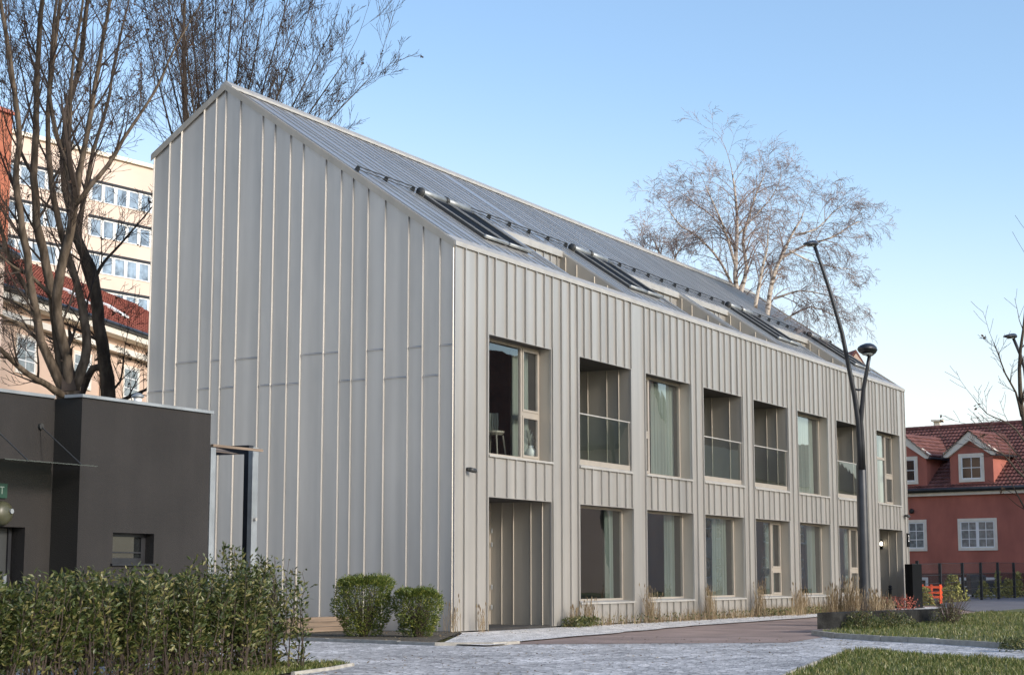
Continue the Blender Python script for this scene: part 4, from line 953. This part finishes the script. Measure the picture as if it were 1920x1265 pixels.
# mesh fence
F0 = P(1712, 1137, 76); F1 = P(1722, 1136, 77); FE = P(1905, 1119, 93)
FN = empty('mesh_fence', hor(F1), 'black wire mesh fence with dark posts in front of the red house', 'fence')
fp = [F1.lerp(FE, t) for t in (0, .2, .415, .605, .795, .985, 1.3, 1.7)]
for p in fp:
    z = gz(p.x, p.y); b = MB(); b.box(p.x-.06, p.x+.06, p.y-.06, p.y+.06, z-.1, z+1.9 if p is fp[0] else z+1.78); b.build('post', 'dark', FN)
for p, q in zip([F0]+fp, fp):
    if (q-p).length < .2: continue
    z0, z1 = gz(p.x, p.y), gz(q.x, q.y); a = V((p.x, p.y, z0)); c = V((q.x, q.y, z1)); n = (c-a).cross(V((0, 0, 1))).normalized()*.012
    m = MB(); up_ = V((0, 0, 1.75))
    m.face([a+V((0, 0, .08)), c+V((0, 0, .08)), c+up_, a+up_]); pn = m.build('mesh_panel', 'screen', FN)
    w_ = MB()
    for h in (.1, .55, .9, 1.25, 1.75): w_.hexa([a-n+V((0, 0, h)), c-n+V((0, 0, h)), c+n+V((0, 0, h)), a+n+V((0, 0, h)), a-n+V((0, 0, h+.02)), c-n+V((0, 0, h+.02)), c+n+V((0, 0, h+.02)), a+n+V((0, 0, h+.02))])
    w_.build('rail', 'dark', pn)
# bins and barrier behind the fence
def bin_(px, D, wd, h, lb):
    c = hor(P(px, 1110, D)); c.z = gz(c.x, c.y); o = empty('waste_bin', c, lb, 'bin', 'dark wheeled bins behind the fence')
    TT = lambda x, y, z: c+RT*x+V((FW.x, FW.y, 0)).normalized()*y+V((0, 0, z))
    b = MB(); k = .86; b.hexa([TT(-wd*k, -.4, .12), TT(wd*k, -.4, .12), TT(wd*k, .4, .12), TT(-wd*k, .4, .12), TT(-wd, -.45, h), TT(wd, -.45, h), TT(wd, .45, h), TT(-wd, .45, h)]); b.build('body', 'lamp', o)
    b = MB(); b.hexa([TT(-wd*1.03, -.48, h+.002), TT(wd*1.03, -.48, h+.002), TT(wd*1.03, .48, h+.002), TT(-wd*1.03, .48, h+.002), TT(-wd*.9, -.35, h+.1), TT(wd*.9, -.35, h+.1), TT(wd*.9, .35, h+.14), TT(-wd*.9, .35, h+.14)]); b.build('lid', 'dark', o)
    for s in (-1, 1): b = MB(); b.lathe(TT(s*wd*.7, -.3, .09), [(.09, -.04), (.09, .04)], 10, RT); b.build('wheel', 'black', o)
bin_(1831, 96, .42, 1.05, 'dark bin left of the wide dark container behind the fence')
bin_(1866, 97, .95, .72, 'wide dark container behind the fence below the red house')
c = hor(P(1747, 1124, 80)); c.z = gz(c.x, c.y)
o = empty('orange_barrier', c, 'bright orange plastic barrier behind the mesh fence', 'barrier'); RH_ = RT.copy()
b = MB()
for h in (.25, .45, .68): b.box(-.48, .48, -.03, .03, h, h+.1, lambda x, y, z: c+RT*x+V((FW.x, FW.y, 0))*y+V((0, 0, z)))
b.build('board', 'orangeplastic', o)
for s in (-.4, 0, .4):
    b = MB(); b.box(s-.05, s+.05, -.05, -.031, 0, .85, lambda x, y, z: c+RT*x+V((FW.x, FW.y, 0))*y+V((0, 0, z))); b.build('upright', 'orangeplastic', o)

# ------------------------------------------------------------------ foliage
def leaf(mb, p, L, W, d, nrm):
    s = d.cross(nrm).normalized()*W; n = len(mb.v); t = p+d*L; m_ = p+d*(L*.45); dr = nrm*(-L*.12)
    mb.v += [tuple(p), tuple(m_+s+dr*.0), tuple(m_-nrm*L*.06), tuple(m_-s), tuple(t+dr)]
    mb.f += [(n, n+1, n+2), (n, n+2, n+3), (n+1, n+4, n+2), (n+2, n+4, n+3)]
def rnd_dir(): 
    while True:
        v = V((random.uniform(-1, 1), random.uniform(-1, 1), random.uniform(-1, 1)))
        if .1 < v.length < 1: return v.normalized()
def z_h(p): return p.z*1.8
random.seed(21)
HX0, HX1, HY0, HY1 = -22.5, -14.6, -6.15, -5.15
HG = empty('hedge', (-18, -5.7, 0), 'tall leafy evergreen laurel hedge in front of the dark annex', 'hedge')
lf = MB(); st = MB()
ns = 430
for i in range(ns):
    x = random.uniform(HX0, HX1-.25); y = random.uniform(HY0+.1, HY1-.1)
    top = 1.21+.13*noise.noise(V((x*1.1, 0, 3)))+.20*noise.noise(V((x*3.0, y*2, 3)))+random.uniform(-.16, .13)
    if x > -15.7: top += .20
    if x < -15.9: top -= .07
    if random.random() < .05: top += .12
    q = [V((x, y, 0))]; d = V((random.uniform(-.2, .16), random.uniform(-.2, .2), 1))
    k = 7
    for j in range(1, k+1): q.append(V((x, y, 0))+d*(top*j/k)+V((random.uniform(-.04, .04), random.uniform(-.04, .04), 0)))
    st.tube(q, [.012-.009*j/k for j in range(k+1)], 3, False)
    for j in range(1, k+1):
        a, c = q[j-1], q[j]; cnt = (2 if j < 3 else 10) if noise.noise(V((x*1.8, z_h(q[j]), 7))) > -.18 else 2
        if x > HX1-.9 and j < 4: cnt += 4
        for _ in range(cnt*2):
            p = a.lerp(c, random.random()); o_ = rnd_dir(); o_.z = abs(o_.z)*.5+.15
            tw = p+o_*random.uniform(.02, .13)
            dd = (o_+V((0, 0, random.uniform(-.2, .6)))).normalized(); nn = dd.cross(rnd_dir()).normalized()
            if nn.z < 0: nn = -nn
            leaf(lf, tw, random.uniform(.035, .11), random.uniform(.012, .022), dd, nn)
lf.build('foliage', 'laurel', HG); st.build('stems', 'twig', HG)
def bush(c, rx, h, lb, seed, dens=7200):
    random.seed(seed); o = empty('bush', c, lb, 'bush', 'clipped bushes at the gable')
    lf = MB(); st = MB()
    for i in range(110):
        a = random.uniform(0, 6.28); r = sqrt(random.random())*.9; zt = random.uniform(.45, 1.0)
        e = c+V((cos(a)*rx*r, sin(a)*rx*r*.8, h*zt)); m_ = c+V((cos(a)*rx*r*.45, sin(a)*rx*r*.45, h*.35)); st.tube([c+V((cos(a)*.08, sin(a)*.08, 0)), m_, e], [.012, .009, .003], 3, False)
    for n in range(dens):
        z = random.uniform(.0, 1)**.9; a = random.uniform(0, 6.28); shell = 1-.55*random.random()**2.2
        if random.random() < .25: z = 1-.12*random.random(); shell = random.random()**.5
        if z < .25 and random.random() < .45*(1-z/.25): continue
        prof = min(1, .60+.70*z**.9) * (1-max(0, (z-.72)/.28)**3*.28)
        v = V((cos(a), sin(a), z*2)); lump = 1+.34*noise.noise(v*1.3+V((seed, 0, 0)))+.09*noise.noise(v*5+V((0, seed, 0)))
        rad = prof*shell*lump; zt = z*(1+.10*noise.noise(V((cos(a)*shell*2, sin(a)*shell*2, seed))))
        p = c+V((cos(a)*rad*rx, sin(a)*rad*rx*.88, h*zt))
        out = V((cos(a)*shell, sin(a)*shell, max(0, z-.5)*1.6))
        dd = (out+V((0, 0, .45))+rnd_dir()*.7).normalized(); nn = dd.cross(rnd_dir()).normalized()
        if nn.z < 0: nn = -nn
        leaf(lf, p, random.uniform(.035, .075), random.uniform(.008, .014), dd, nn)
        if random.random() < .02:
            for _ in range(5): leaf(lf, p+dd*.06+rnd_dir()*.035, .06, .011, (dd+rnd_dir()*.6).normalized(), nn)
    lf.build('foliage', 'bush', o); st.build('stems', 'twig', o)
bc1 = P(681, 1191, 37.2); bc1.z = .06; bc2 = P(784, 1191, 37.0); bc2.z = .06
bush(bc1, .63, 1.18, 'larger rounded green bush in front of the grey gable', 4, 10500)
bush(bc2, .49, .93, 'smaller rounded green bush nearer the building corner', 9, 7400)

# dry stalks and weeds
def stalks(name, pts, lb, m='dryblade', hr=(.3, .7), cnt=26, spread=.25, group='dry grass tufts along the facade', heads=True):
    root = None; b = MB(); cx = V((0, 0, 0))
    for c in pts:
        c = V(c)
        for i in range(cnt):
            a = random.uniform(0, 6.28); r = random.random()*spread; h = random.uniform(*hr)
            x, y = c.x+cos(a)*r, c.y+sin(a)*r*.6; ln = random.uniform(0, .25)*h; la = random.uniform(0, 6.28)
            e = V((x+cos(la)*ln, y+sin(la)*ln, c.z+h)); m_ = V((x, y, c.z)).lerp(e, .5)+V((0, 0, h*.05))
            b.tube([(x, y, c.z), m_, e], [.005, .004, .002], 3, False)
            for _ in range(3):
                t = random.uniform(.15, .7); p = V((x, y, c.z)).lerp(e, t); q = random.uniform(0, 6.28); blades(b, p.x, p.y, p.z, h*.35, .004, 1.2)
            if heads and random.random() < .45: b.tube([e-V((0, 0, .02)), e+V((0, 0, .03)), e+V((0, 0, .08))], [.005, .014, .004], 4, False)
    o = b.build(name, m); return tag(o, lb, 'dry grass', group)
random.seed(77)
tuf = [((-.12, -.05), 'dry tuft at the grey gable corner', (.4, .8), 18), ((.8, -.25), 'sparse dry tuft between gable corner and entrance', (.25, .7), 18),
       ((5.6, -.3), 'weedy dry tuft right of the open entrance', (.2, .6), 40), ((6.4, -.35), 'dry tuft at the left end of the first ground floor window', (.3, .8), 40),
       ((10.4, -.3), 'tall dry tuft on the pier between first and second ground floor windows', (.3, 1.0), 60), ((14.8, -.3), 'tall dry tuft on the pier right of the second ground floor window', (.4, 1.0), 60),
       ((19.1, -.3), 'dark dry tuft on the pier left of the split ground floor window', (.4, 1.1), 70), ((23.4, -.3), 'leafy dry tuft on the pier right of the split ground floor window', (.3, .8), 60)]
for (x, y), lb, hr, cnt in tuf: stalks('dry_grass_tuft', [(x, y, .03)], lb, 'dryblade', hr, cnt, .32)
# continuous growth below the windows
b = MB(); random.seed(8)
for i in range(5200):
    x = random.uniform(6.4, 33.5); f = .5+.5*noise.noise(V((x*.9, 3, 0))); pr = (.35 if x < 10.5 else .8 if x < 19 else 1)
    if random.random() > pr*(.15+f*.9): continue
    y = -random.uniform(.08, .55); h = random.uniform(.12, .42)*(.6+f*.9)
    blades(b, x, y, .03, h, .007, .7)
tag(b.build('dry_growth', 'dryblade'), 'low dry grass growing along the foot of the facade', 'grass', kind='stuff')
b = MB()
for i in range(2600):
    x = random.choice((random.uniform(5.2, 6.6), random.uniform(19, 27), random.uniform(6, 38))); y = -random.uniform(.1, .6)
    p = V((x, y, .03+random.uniform(0, .22))); leaf(b, p, random.uniform(.05, .11), .018, (rnd_dir()+V((0, 0, .6))).normalized(), rnd_dir())
tag(b.build('green_weeds', 'laurel'), 'low dark green weeds between the dry grass at the facade', 'weeds', kind='stuff')
b = MB(); random.seed(91)
lit = [((-16, 0), (-10, -4.2), 420), ((-5.8, -.5), (-3, 2.5), 360), ((-4, 30), (-2.6, -.6), 420), ((-4, 20), (-16, -6), 300)]
for (xa, xb), (ya, yb), k in lit:
    for i in range(k):
        x, y = random.uniform(xa, xb), random.uniform(ya, yb); z = .09 if inside((x, y), lawnA) else .062 if inside((x, y), bed) else .05 if inside((x, y), lawnB) or y > -1.6 and x > -4 else .012
        d = rnd_dir(); d.z *= .15; leaf(b, V((x, y, z)), random.uniform(.04, .08), random.uniform(.012, .022), d.normalized(), (V((0, 0, 1))+rnd_dir()*.3).normalized())
tag(b.build('fallen_leaves', 'dryblade'), 'scattered fallen brown leaves on the paving and lawn', 'leaves', kind='stuff')
# tall ornamental grass behind the stone blocks
for i, (px, D, lb, hr, n) in enumerate(((1497, 56, 'slender tan grass clump left of the stone blocks', (.4, 1.0), 60), (1565, 47, 'tan ornamental grass clump rising behind the nearest stone block', (.5, 1.0), 130), (1598, 47, 'dense tan ornamental grass clump left of the lamp post', (.5, 1.15), 160), (1640, 48.5, 'pale ornamental grass clump right of the lamp post', (.45, .85), 120), (1662, 49, 'short ornamental grass clump next to the near bollard', (.35, .75), 80))):
    c = hor(P(px, 1150, D)); stalks('ornamental_grass', [(c.x, c.y, .08)], lb, 'dryblade', hr, n, .42, 'ornamental grasses behind the stone blocks')
c = hor(P(1692, 1140, 50)); random.seed(5)
b = MB()
for i in range(420): p = c+V((random.gauss(0, .22), random.gauss(0, .22), random.uniform(.25, .72))); leaf(b, p, .05, .016, rnd_dir(), rnd_dir())
for i in range(16): e = c+V((random.gauss(0, .22), random.gauss(0, .22), random.uniform(.4, .8))); b.tube([c, e], [.008, .003], 3, False)
tag(b.build('red_shrub', 'redleaf'), 'small reddish leafed shrub in front of the black pillar', 'shrub')
for i, (px, D, r_, h_, lb) in enumerate(((1618, 41.8, .75, .42, 'low dark green shrub on the lawn in front of the second stone block'), (1672, 43, .9, .36, 'low spreading dark shrub on the lawn in front of the farther blocks'), (1782, 46.5, .8, .55, 'twiggy bare shrub on the lawn right of the stone blocks'))):
    c = hor(P(px, 1170, D)); c.z = .085; b = MB(); random.seed(i+40)
    for k in range(1500 if i < 2 else 500):
        a = random.uniform(0, 6.28); r = random.random()**.6*r_; z = random.random()*h_*(1-(r/r_)**2*.8)
        leaf(b, c+V((cos(a)*r, sin(a)*r*.7, z)), random.uniform(.04, .09), .013, (rnd_dir()+V((0, 0, .4))).normalized(), rnd_dir())
    o = empty('low_shrub', c, lb, 'shrub', 'low shrubs on the lawn'); b.build('foliage', 'laurel', o)
    b = MB()
    for k in range(46 if i < 2 else 150):
        a = random.uniform(0, 6.28); r = random.random()*r_; e = c+V((cos(a)*r, sin(a)*r*.7, h_*random.uniform(.6, 1.5))); b.tube([c+V((cos(a)*r*.3, sin(a)*r*.2, 0)), c.lerp(e, .6)+rnd_dir()*.05, e], [.007, .005, .002], 3, False)
    b.build('stems', 'twig', o)
c = hor(P(1906, 1239, 31.0)); random.seed(31); b = MB()
for k in range(700):
    a = random.uniform(0, 6.28); r = random.random()**.6*.3; leaf(b, c+V((cos(a)*r, sin(a)*r, .03+random.random()*.2)), .06, .012, (rnd_dir()+V((0, 0, .5))).normalized(), rnd_dir())
tag(b.build('low_shrub', 'laurel'), 'small dark shrub at the right edge of the near lawn', 'shrub', 'low shrubs on the lawn')
# shrubs behind the fence
fs = [(1733, 79, .5, .7), (1772, 82, .5, .6), (1787, 83, .62, 1.2), (1799, 84, .5, .8), (1845, 90, .5, .8), (1872, 92, .28, 1.3), (1891, 94, .5, .9), (1902, 95, .45, .8), (1910, 95, .4, 1.25)]
fl_ = ['low yellowing shrub behind the fence next to the orange barrier', 'pale low shrub behind the fence right of the orange barrier', 'tall yellow green conical shrub behind the fence', 'yellow green shrub just right of the conical one', 'pale shrub between the two dark bins', 'slim upright yellow shrub in front of the basement window', 'yellow shrub right of the wide dark container', 'rounded yellow shrub near the last fence post', 'reddish upright shrub at the right end of the fence']
for (px, D, r_, h_), lb in zip(fs, fl_):
    c = hor(P(px, 1120, D)); c.z = gz(c.x, c.y); b = MB()
    for k in range(420):
        a = random.uniform(0, 6.28); z = random.random(); r = r_*(1-z*.7)*random.random()**.5
        leaf(b, c+V((cos(a)*r, sin(a)*r, z*h_)), random.uniform(.1, .17), .045, (rnd_dir()+V((0, 0, .4))).normalized(), rnd_dir())
    for k in range(8): a = random.uniform(0, 6.28); b.tube([c, c+V((cos(a)*r_*.6, sin(a)*r_*.6, h_*.8))], [.02, .006], 3, False)
    tag(b.build('fence_shrub', 'yellowleaf'), lb, 'shrub', 'shrubs behind the mesh fence')

# ------------------------------------------------------------------ bare trees
def sample(q, r):      # smooth a limb polyline and add slight gnarl
    out = []; ro = []
    for i in range(len(q)-1):
        p0 = q[max(0, i-1)]; p1 = q[i]; p2 = q[i+1]; p3 = q[min(len(q)-1, i+2)]
        n = max(2, int((p2-p1).length/.35))
        for k in range(n):
            t = k/n; v = .5*((2*p1)+(p2-p0)*t+(2*p0-5*p1+4*p2-p3)*t*t+(3*p1-p0-3*p2+p3)*t**3)
            rr_ = r[i]+(r[i+1]-r[i])*t; v = v+V((noise.noise(v*1.7), noise.noise(v*1.7+V((9, 0, 0))), 0))*min(.06, rr_*.6); out.append(v); ro.append(rr_*(1+.12*noise.noise(v*5)))
    out.append(q[-1]); ro.append(r[-1]); return out, ro
def twig(cr, p, d, L, r, lvl, up=.25, spread=.75, seg=None, kids=(4, 6), wob=.16, droop=0, minr=.004, seeds=None):
    n = max(2, int(L/(.30 if lvl > 1 else .26))); n = min(n, 9); q = [p.copy()]; rr_ = [r]; d = d.normalized(); sgm = L/n
    for i in range(n):
        d = (d+rnd_dir()*wob+V((0, 0, up*.35-droop*(i/n)*1.0))).normalized(); p = p+d*sgm; q.append(p); rr_.append(max(minr, r*(1-.8*(i+1)/n)))
    cr.tube(q, rr_, 3 if r < .03 else 5, False)
    if seeds is not None and lvl <= 1 and random.random() < .02:
        for _ in range(5): leaf(seeds, q[-1]+rnd_dir()*.04, .11, .03, rnd_dir(), rnd_dir())
    if lvl <= 0: return
    k = random.randint(*kids) if lvl > 1 else random.randint(2, 4)
    for j in range(k):
        t = (j+.6+random.uniform(-.3, .3))/k; t = min(.98, .15+.85*t); i = min(n-1, int(t*n)); pp = q[i].lerp(q[i+1], t*n-i)
        dd = (q[i+1]-q[i]).normalized(); side = dd.cross(rnd_dir()).normalized()
        twig(cr, pp, (dd*(1-spread*.45)+side*spread).normalized(), L*random.uniform(.5, .78)*(1-.3*t), max(minr, rr_[i]*.55), lvl-1, up, spread, kids=kids, wob=wob, droop=droop, minr=minr, seeds=seeds)
def limb(tr, q, r, n=9):
    a, b_ = sample(q, r); tr.tube(a, b_, n, True); return a, b_
def px(pts, D0, dd=0):
    k = len(pts); return [P(x, y, D0+dd*i/(k-1)) for i, (x, y) in enumerate(pts)]
def tree(name, base, label, limbs, tw, bm, tm, seed, group=None, **kw):
    random.seed(seed); root = empty(name, base, label, 'tree', group); tr = MB(); cr = MB(); sd_ = MB()
    for pts, rad, D0, dD, cnt, LL in limbs:
        D0 += kw.get('back', 0); LL *= kw.get('tl', 1)
        rk = kw.get('thin', 1); r = [(rad[0]+(rad[1]-rad[0])*(i/(len(pts)-1))**.8)*rk for i in range(len(pts))]; q, rr_ = limb(tr, px(pts, D0, dD), r)
        cnt = int(cnt*kw.get('mul', 1))
        for j in range(cnt):
            t = tw+(1-tw)*((j+random.random())/cnt); i = min(len(q)-2, int(t*(len(q)-1))); d = (q[i+1]-q[i]).normalized(); s_ = d.cross(rnd_dir()).normalized()
            sp_ = kw.get('spread', .75)
            twig(cr, q[i], (d*.75+s_*sp_).normalized(), LL*random.uniform(.6, 1.1)*(1.1-.5*t), min(rr_[i]*.5, .035), kw.get('lvl', 2), kw.get('up', .25), sp_, kids=kw.get('kids', (4, 6)), wob=kw.get('wob', .16), droop=kw.get('droop', 0), minr=kw.get('minr', .005), seeds=sd_ if kw.get('droop', 0) == 0 else None)
        twig(cr, q[-1], (q[-1]-q[-2]), LL*kw.get('tip', 1), rr_[-1], kw.get('lvl', 2), kw.get('up', .25), .6, kids=kw.get('kids', (4, 6)), wob=kw.get('wob', .16), droop=kw.get('droop', 0), minr=kw.get('minr', .005), seeds=sd_ if kw.get('droop', 0) == 0 else None)
    tr.build('trunk', bm, root, True); c = cr.build('crown', tm, root)
    if sd_.v: sd_.build('seed_clusters', 'seed', c)['kind'] = 'stuff'
    print(name, len(cr.f))
# big multi-stemmed tree behind the annex
bA = hor(P(128, 740, 47))
bp_ = [(130, 1120), (131, 900), (132, 800), (128, 735)]
tree('bare_tree', bA, 'big bare tree with many thick rising stems behind the dark annex', [
    (bp_, (.42, .36), 33, 0, 0, 1),
    ([(128, 745), (105, 700), (78, 640), (62, 560), (50, 480), (38, 400), (30, 330), (36, 250), (24, 150), (10, 60), (-5, -40)], (.17, .05), 33, -1.5, 14, 2.4),
    ([(122, 745), (112, 660), (98, 560), (80, 470), (68, 390), (65, 300), (68, 200), (72, 110), (78, 20), (84, -60)], (.19, .06), 33, .6, 16, 2.6),
    ([(135, 745), (150, 700), (162, 650), (158, 600), (145, 540), (125, 470), (108, 400), (92, 310), (90, 220), (98, 120), (112, 20), (118, -50)], (.18, .045), 33, 1.6, 16, 2.6),
    ([(132, 745), (124, 670), (108, 590), (112, 520), (128, 450), (140, 390), (142, 370)], (.16, .12), 33, -.9, 3, 2.0),
    ([(141, 385), (128, 320), (104, 250), (92, 170), (98, 90), (106, 0), (110, -50)], (.09, .035), 32.1, 1, 11, 2.2),
    ([(141, 380), (150, 320), (166, 235), (184, 130), (195, 60), (212, -20), (222, -70)], (.10, .04), 32.1, 0, 12, 2.3),
    ([(142, 378), (130, 310), (132, 220), (135, 130), (150, 40), (160, -40)], (.07, .03), 32.1, -1, 10, 2.2),
    ([(143, 382), (172, 345), (204, 310), (232, 262), (262, 215), (292, 170), (318, 110), (345, 60), (375, 10)], (.085, .018), 32.1, 1.0, 13, 1.6),
    ([(120, 742), (88, 722), (50, 700), (20, 672), (-15, 640)], (.12, .06), 32.7, -2.5, 7, 1.6),
    ([(100, 560), (60, 520), (25, 500), (-10, 470)], (.07, .03), 33, -1, 8, 1.6),
    ([(75, 640), (40, 610), (0, 590), (-20, 580)], (.06, .03), 33, -1, 7, 1.4),
    ([(78, 600), (40, 575), (10, 560), (-20, 545)], (.04, .02), 33, 1, 7, 1.3),
    ([(62, 560), (25, 500), (5, 440), (-10, 380), (-15, 280)], (.09, .035), 33, -1, 9, 2.0),
], .22, 'bark', 'twig', 5, thin=.88, mul=.8, tl=1.35, back=14, lvl=3, up=.34, spread=.58, kids=(3, 5), minr=.0056, wob=.11)
bB = hor(P(205, 740, 49))
tree('bare_tree', bB, 'darker leaning bare tree close to the left side of the gable', [
    ([(212, 1120), (208, 900), (203, 745), (196, 680), (186, 610), (176, 520), (158, 480), (142, 440), (128, 380), (118, 300), (125, 210), (150, 120), (160, 30), (170, -40)], (.26, .05), 36, 0, 15, 2.4),
    ([(187, 615), (178, 560), (158, 500), (150, 430), (160, 360), (175, 280), (200, 200), (215, 120), (235, 30)], (.12, .03), 36, 1.5, 14, 2.3),
    ([(178, 525), (190, 500), (205, 480), (225, 458), (250, 430), (280, 395)], (.06, .02), 36, 0, 8, 1.5),
    ([(188, 640), (165, 628), (130, 610), (95, 600), (60, 600)], (.05, .02), 36, -1, 8, 1.4),
    ([(196, 690), (176, 690), (160, 720)], (.12, .1), 36, 0, 3, 1.2),
    ([(206, 735), (225, 715), (230, 690), (232, 670)], (.04, .02), 36, 0, 5, 1.0),
    ([(205, 760), (240, 745), (275, 730), (310, 715)], (.07, .03), 36.5, .5, 5, 1.0),
], .2, 'bark_dark', 'twig', 15, thin=.95, mul=.6, tl=1.3, back=13, lvl=3, up=.2, spread=.66, kids=(3, 5), minr=.0056, wob=.11)
# wide ash rising behind the roof ridge
bC = hor(P(400, 500, 62))
fan = []
random.seed(2)
T0 = (352, 330)
ends = [(-20, 268, 33), (40, 290, 10), (60, 312, -20), (70, 332, -60), (90, 350, -60), (120, 375, -60), (120, 405, -60), (140, 440, -60), (160, 470, -60), (190, 505, -40), (210, 545, -20), (240, 580, 20), (270, 615, 70), (300, 650, 110), (320, 690, 150)]
fan.append(([(395, 1080), (392, 800), (385, 560), (370, 420), (352, 330), (348, 230), (345, 120), (345, 20), (350, -60)], (.42, .05), 62, 0, 26, 3.6))
for k, (a, ex, ey) in enumerate(ends):
    sx, sy = 350+a*.42, 330+a*.10
    fan.append(([(352+a*.10, 400), (sx, sy), (sx+(ex-sx)*.42, sy+(ey-sy)*.38-8), (sx+(ex-sx)*.75, sy+(ey-sy)*.72-6), (ex, ey)], (.095, .02), 62, random.uniform(-4, 4), 17, 2.9))
tree('bare_tree', bC, 'wide bare tree with fine ascending branches rising behind the ridge', fan, .22, 'bark_dark', 'twig', 33, thin=.58, mul=.58, lvl=3, up=.36, spread=.5, kids=(3, 5), minr=.0065, wob=.07)
# birches behind the roof
bD = hor(P(1385, 600, 76))
tree('birch_tree', bD, 'tall bare birch with pale trunk and drooping twigs behind the roof', [
    ([(1392, 1090), (1390, 800), (1384, 600), (1378, 500), (1382, 430), (1380, 380), (1376, 345), (1372, 320)], (.30, .035), 76, 0, 30, 3.4),
    ([(1386, 560), (1400, 500), (1392, 455), (1400, 420), (1412, 380), (1424, 350), (1432, 330)], (.18, .03), 76, .5, 15, 2.6),
    ([(1378, 500), (1362, 440), (1346, 400), (1332, 370), (1324, 350)], (.12, .025), 76, -1, 13, 2.4),
    ([(1384, 560), (1350, 490), (1310, 445), (1278, 425), (1258, 400), (1245, 385)], (.12, .02), 76, -1, 14, 2.0),
    ([(1380, 470), (1340, 410), (1300, 380), (1275, 360)], (.08, .02), 76, 1, 10, 2.0),
    ([(1384, 440), (1420, 400), (1450, 365), (1465, 330)], (.08, .02), 76, 1, 10, 1.8),
], .22, 'birch', 'birch_twig', 7, 'bare birches behind the roof', lvl=3, up=.05, spread=.6, kids=(3, 5), droop=.55, minr=.0055, wob=.09, tip=.7, mul=1.25, thin=.55)
bE = hor(P(1440, 620, 72))
tree('birch_tree', bE, 'spreading second birch with forked brown limbs just left of the lamp post', [
    ([(1440, 1100), (1440, 800), (1438, 620), (1442, 560), (1452, 510), (1470, 470), (1490, 430), (1500, 415), (1506, 400)], (.30, .03), 72, 0, 18, 2.4),
    ([(1415, 580), (1424, 530), (1432, 490), (1438, 470), (1440, 430)], (.16, .04), 72, -1, 10, 2.0),
    ([(1448, 530), (1445, 505), (1438, 490)], (.14, .08), 72, 1, 3, 1.5),
    ([(1462, 485), (1510, 460), (1560, 445), (1600, 420), (1618, 415)], (.12, .02), 72, 1, 14, 1.8),
    ([(1452, 560), (1500, 545), (1545, 552), (1580, 560)], (.10, .02), 72, -1, 12, 1.6),
    ([(1490, 440), (1530, 430), (1560, 400), (1580, 385)], (.08, .02), 72, .5, 10, 1.6),
    ([(1470, 600), (1520, 575), (1560, 590), (1590, 600)], (.08, .02), 72, 0, 12, 1.4),
    ([(1480, 470), (1520, 490), (1560, 500), (1595, 505)], (.07, .02), 72, 1.5, 10, 1.5),
], .22, 'birch', 'birch_twig', 17, 'bare birches behind the roof', lvl=3, up=.05, spread=.65, kids=(3, 5), droop=.6, minr=.0055, wob=.09, tip=.7, mul=1.25, thin=.55)
bF = hor(P(1240, 600, 88))
tree('birch_tree', bF, 'small faint birch crown peeking over the ridge left of the tall birch', [
    ([(1250, 1090), (1248, 700), (1245, 520), (1235, 470), (1225, 450)], (.2, .02), 88, 0, 9, 2.0),
    ([(1246, 530), (1265, 485), (1275, 465)], (.08, .02), 88, 0, 8, 1.8), ([(1246, 540), (1215, 480), (1205, 462)], (.08, .02), 88, 0, 7, 1.6)], .6, 'birch', 'birch_twig', 27, 'bare birches behind the roof', lvl=3, up=.05, spread=.6, kids=(3, 5), droop=.42, minr=.007, tip=.6, mul=1.7)
# young tree leaning in from the right edge
bG = hor(P(1950, 1180, 44))
tree('bare_tree', bG, 'slender bare tree reaching in from the right edge before the red house', [
    ([(1955, 1180), (1948, 960), (1930, 830), (1915, 760), (1912, 690), (1918, 620), (1925, 560)], (.11, .02), 44, 0, 13, 1.5),
    ([(1916, 780), (1904, 735), (1885, 700), (1872, 665), (1862, 640)], (.035, .008), 44, -.5, 9, .8),
    ([(1932, 905), (1905, 880), (1880, 850), (1850, 842), (1815, 835)], (.035, .008), 43, .5, 8, .7),
    ([(1935, 850), (1905, 805), (1880, 788), (1850, 775), (1825, 745)], (.03, .007), 43.5, .5, 9, .8),
    ([(1930, 880), (1890, 830), (1850, 800), (1815, 795)], (.022, .006), 44, .5, 7, .6),
], .3, 'bark_dark', 'twig', 51, lvl=1, up=.3, spread=.6, kids=(3, 5), minr=.005)
print('objects', len(bpy.data.objects))
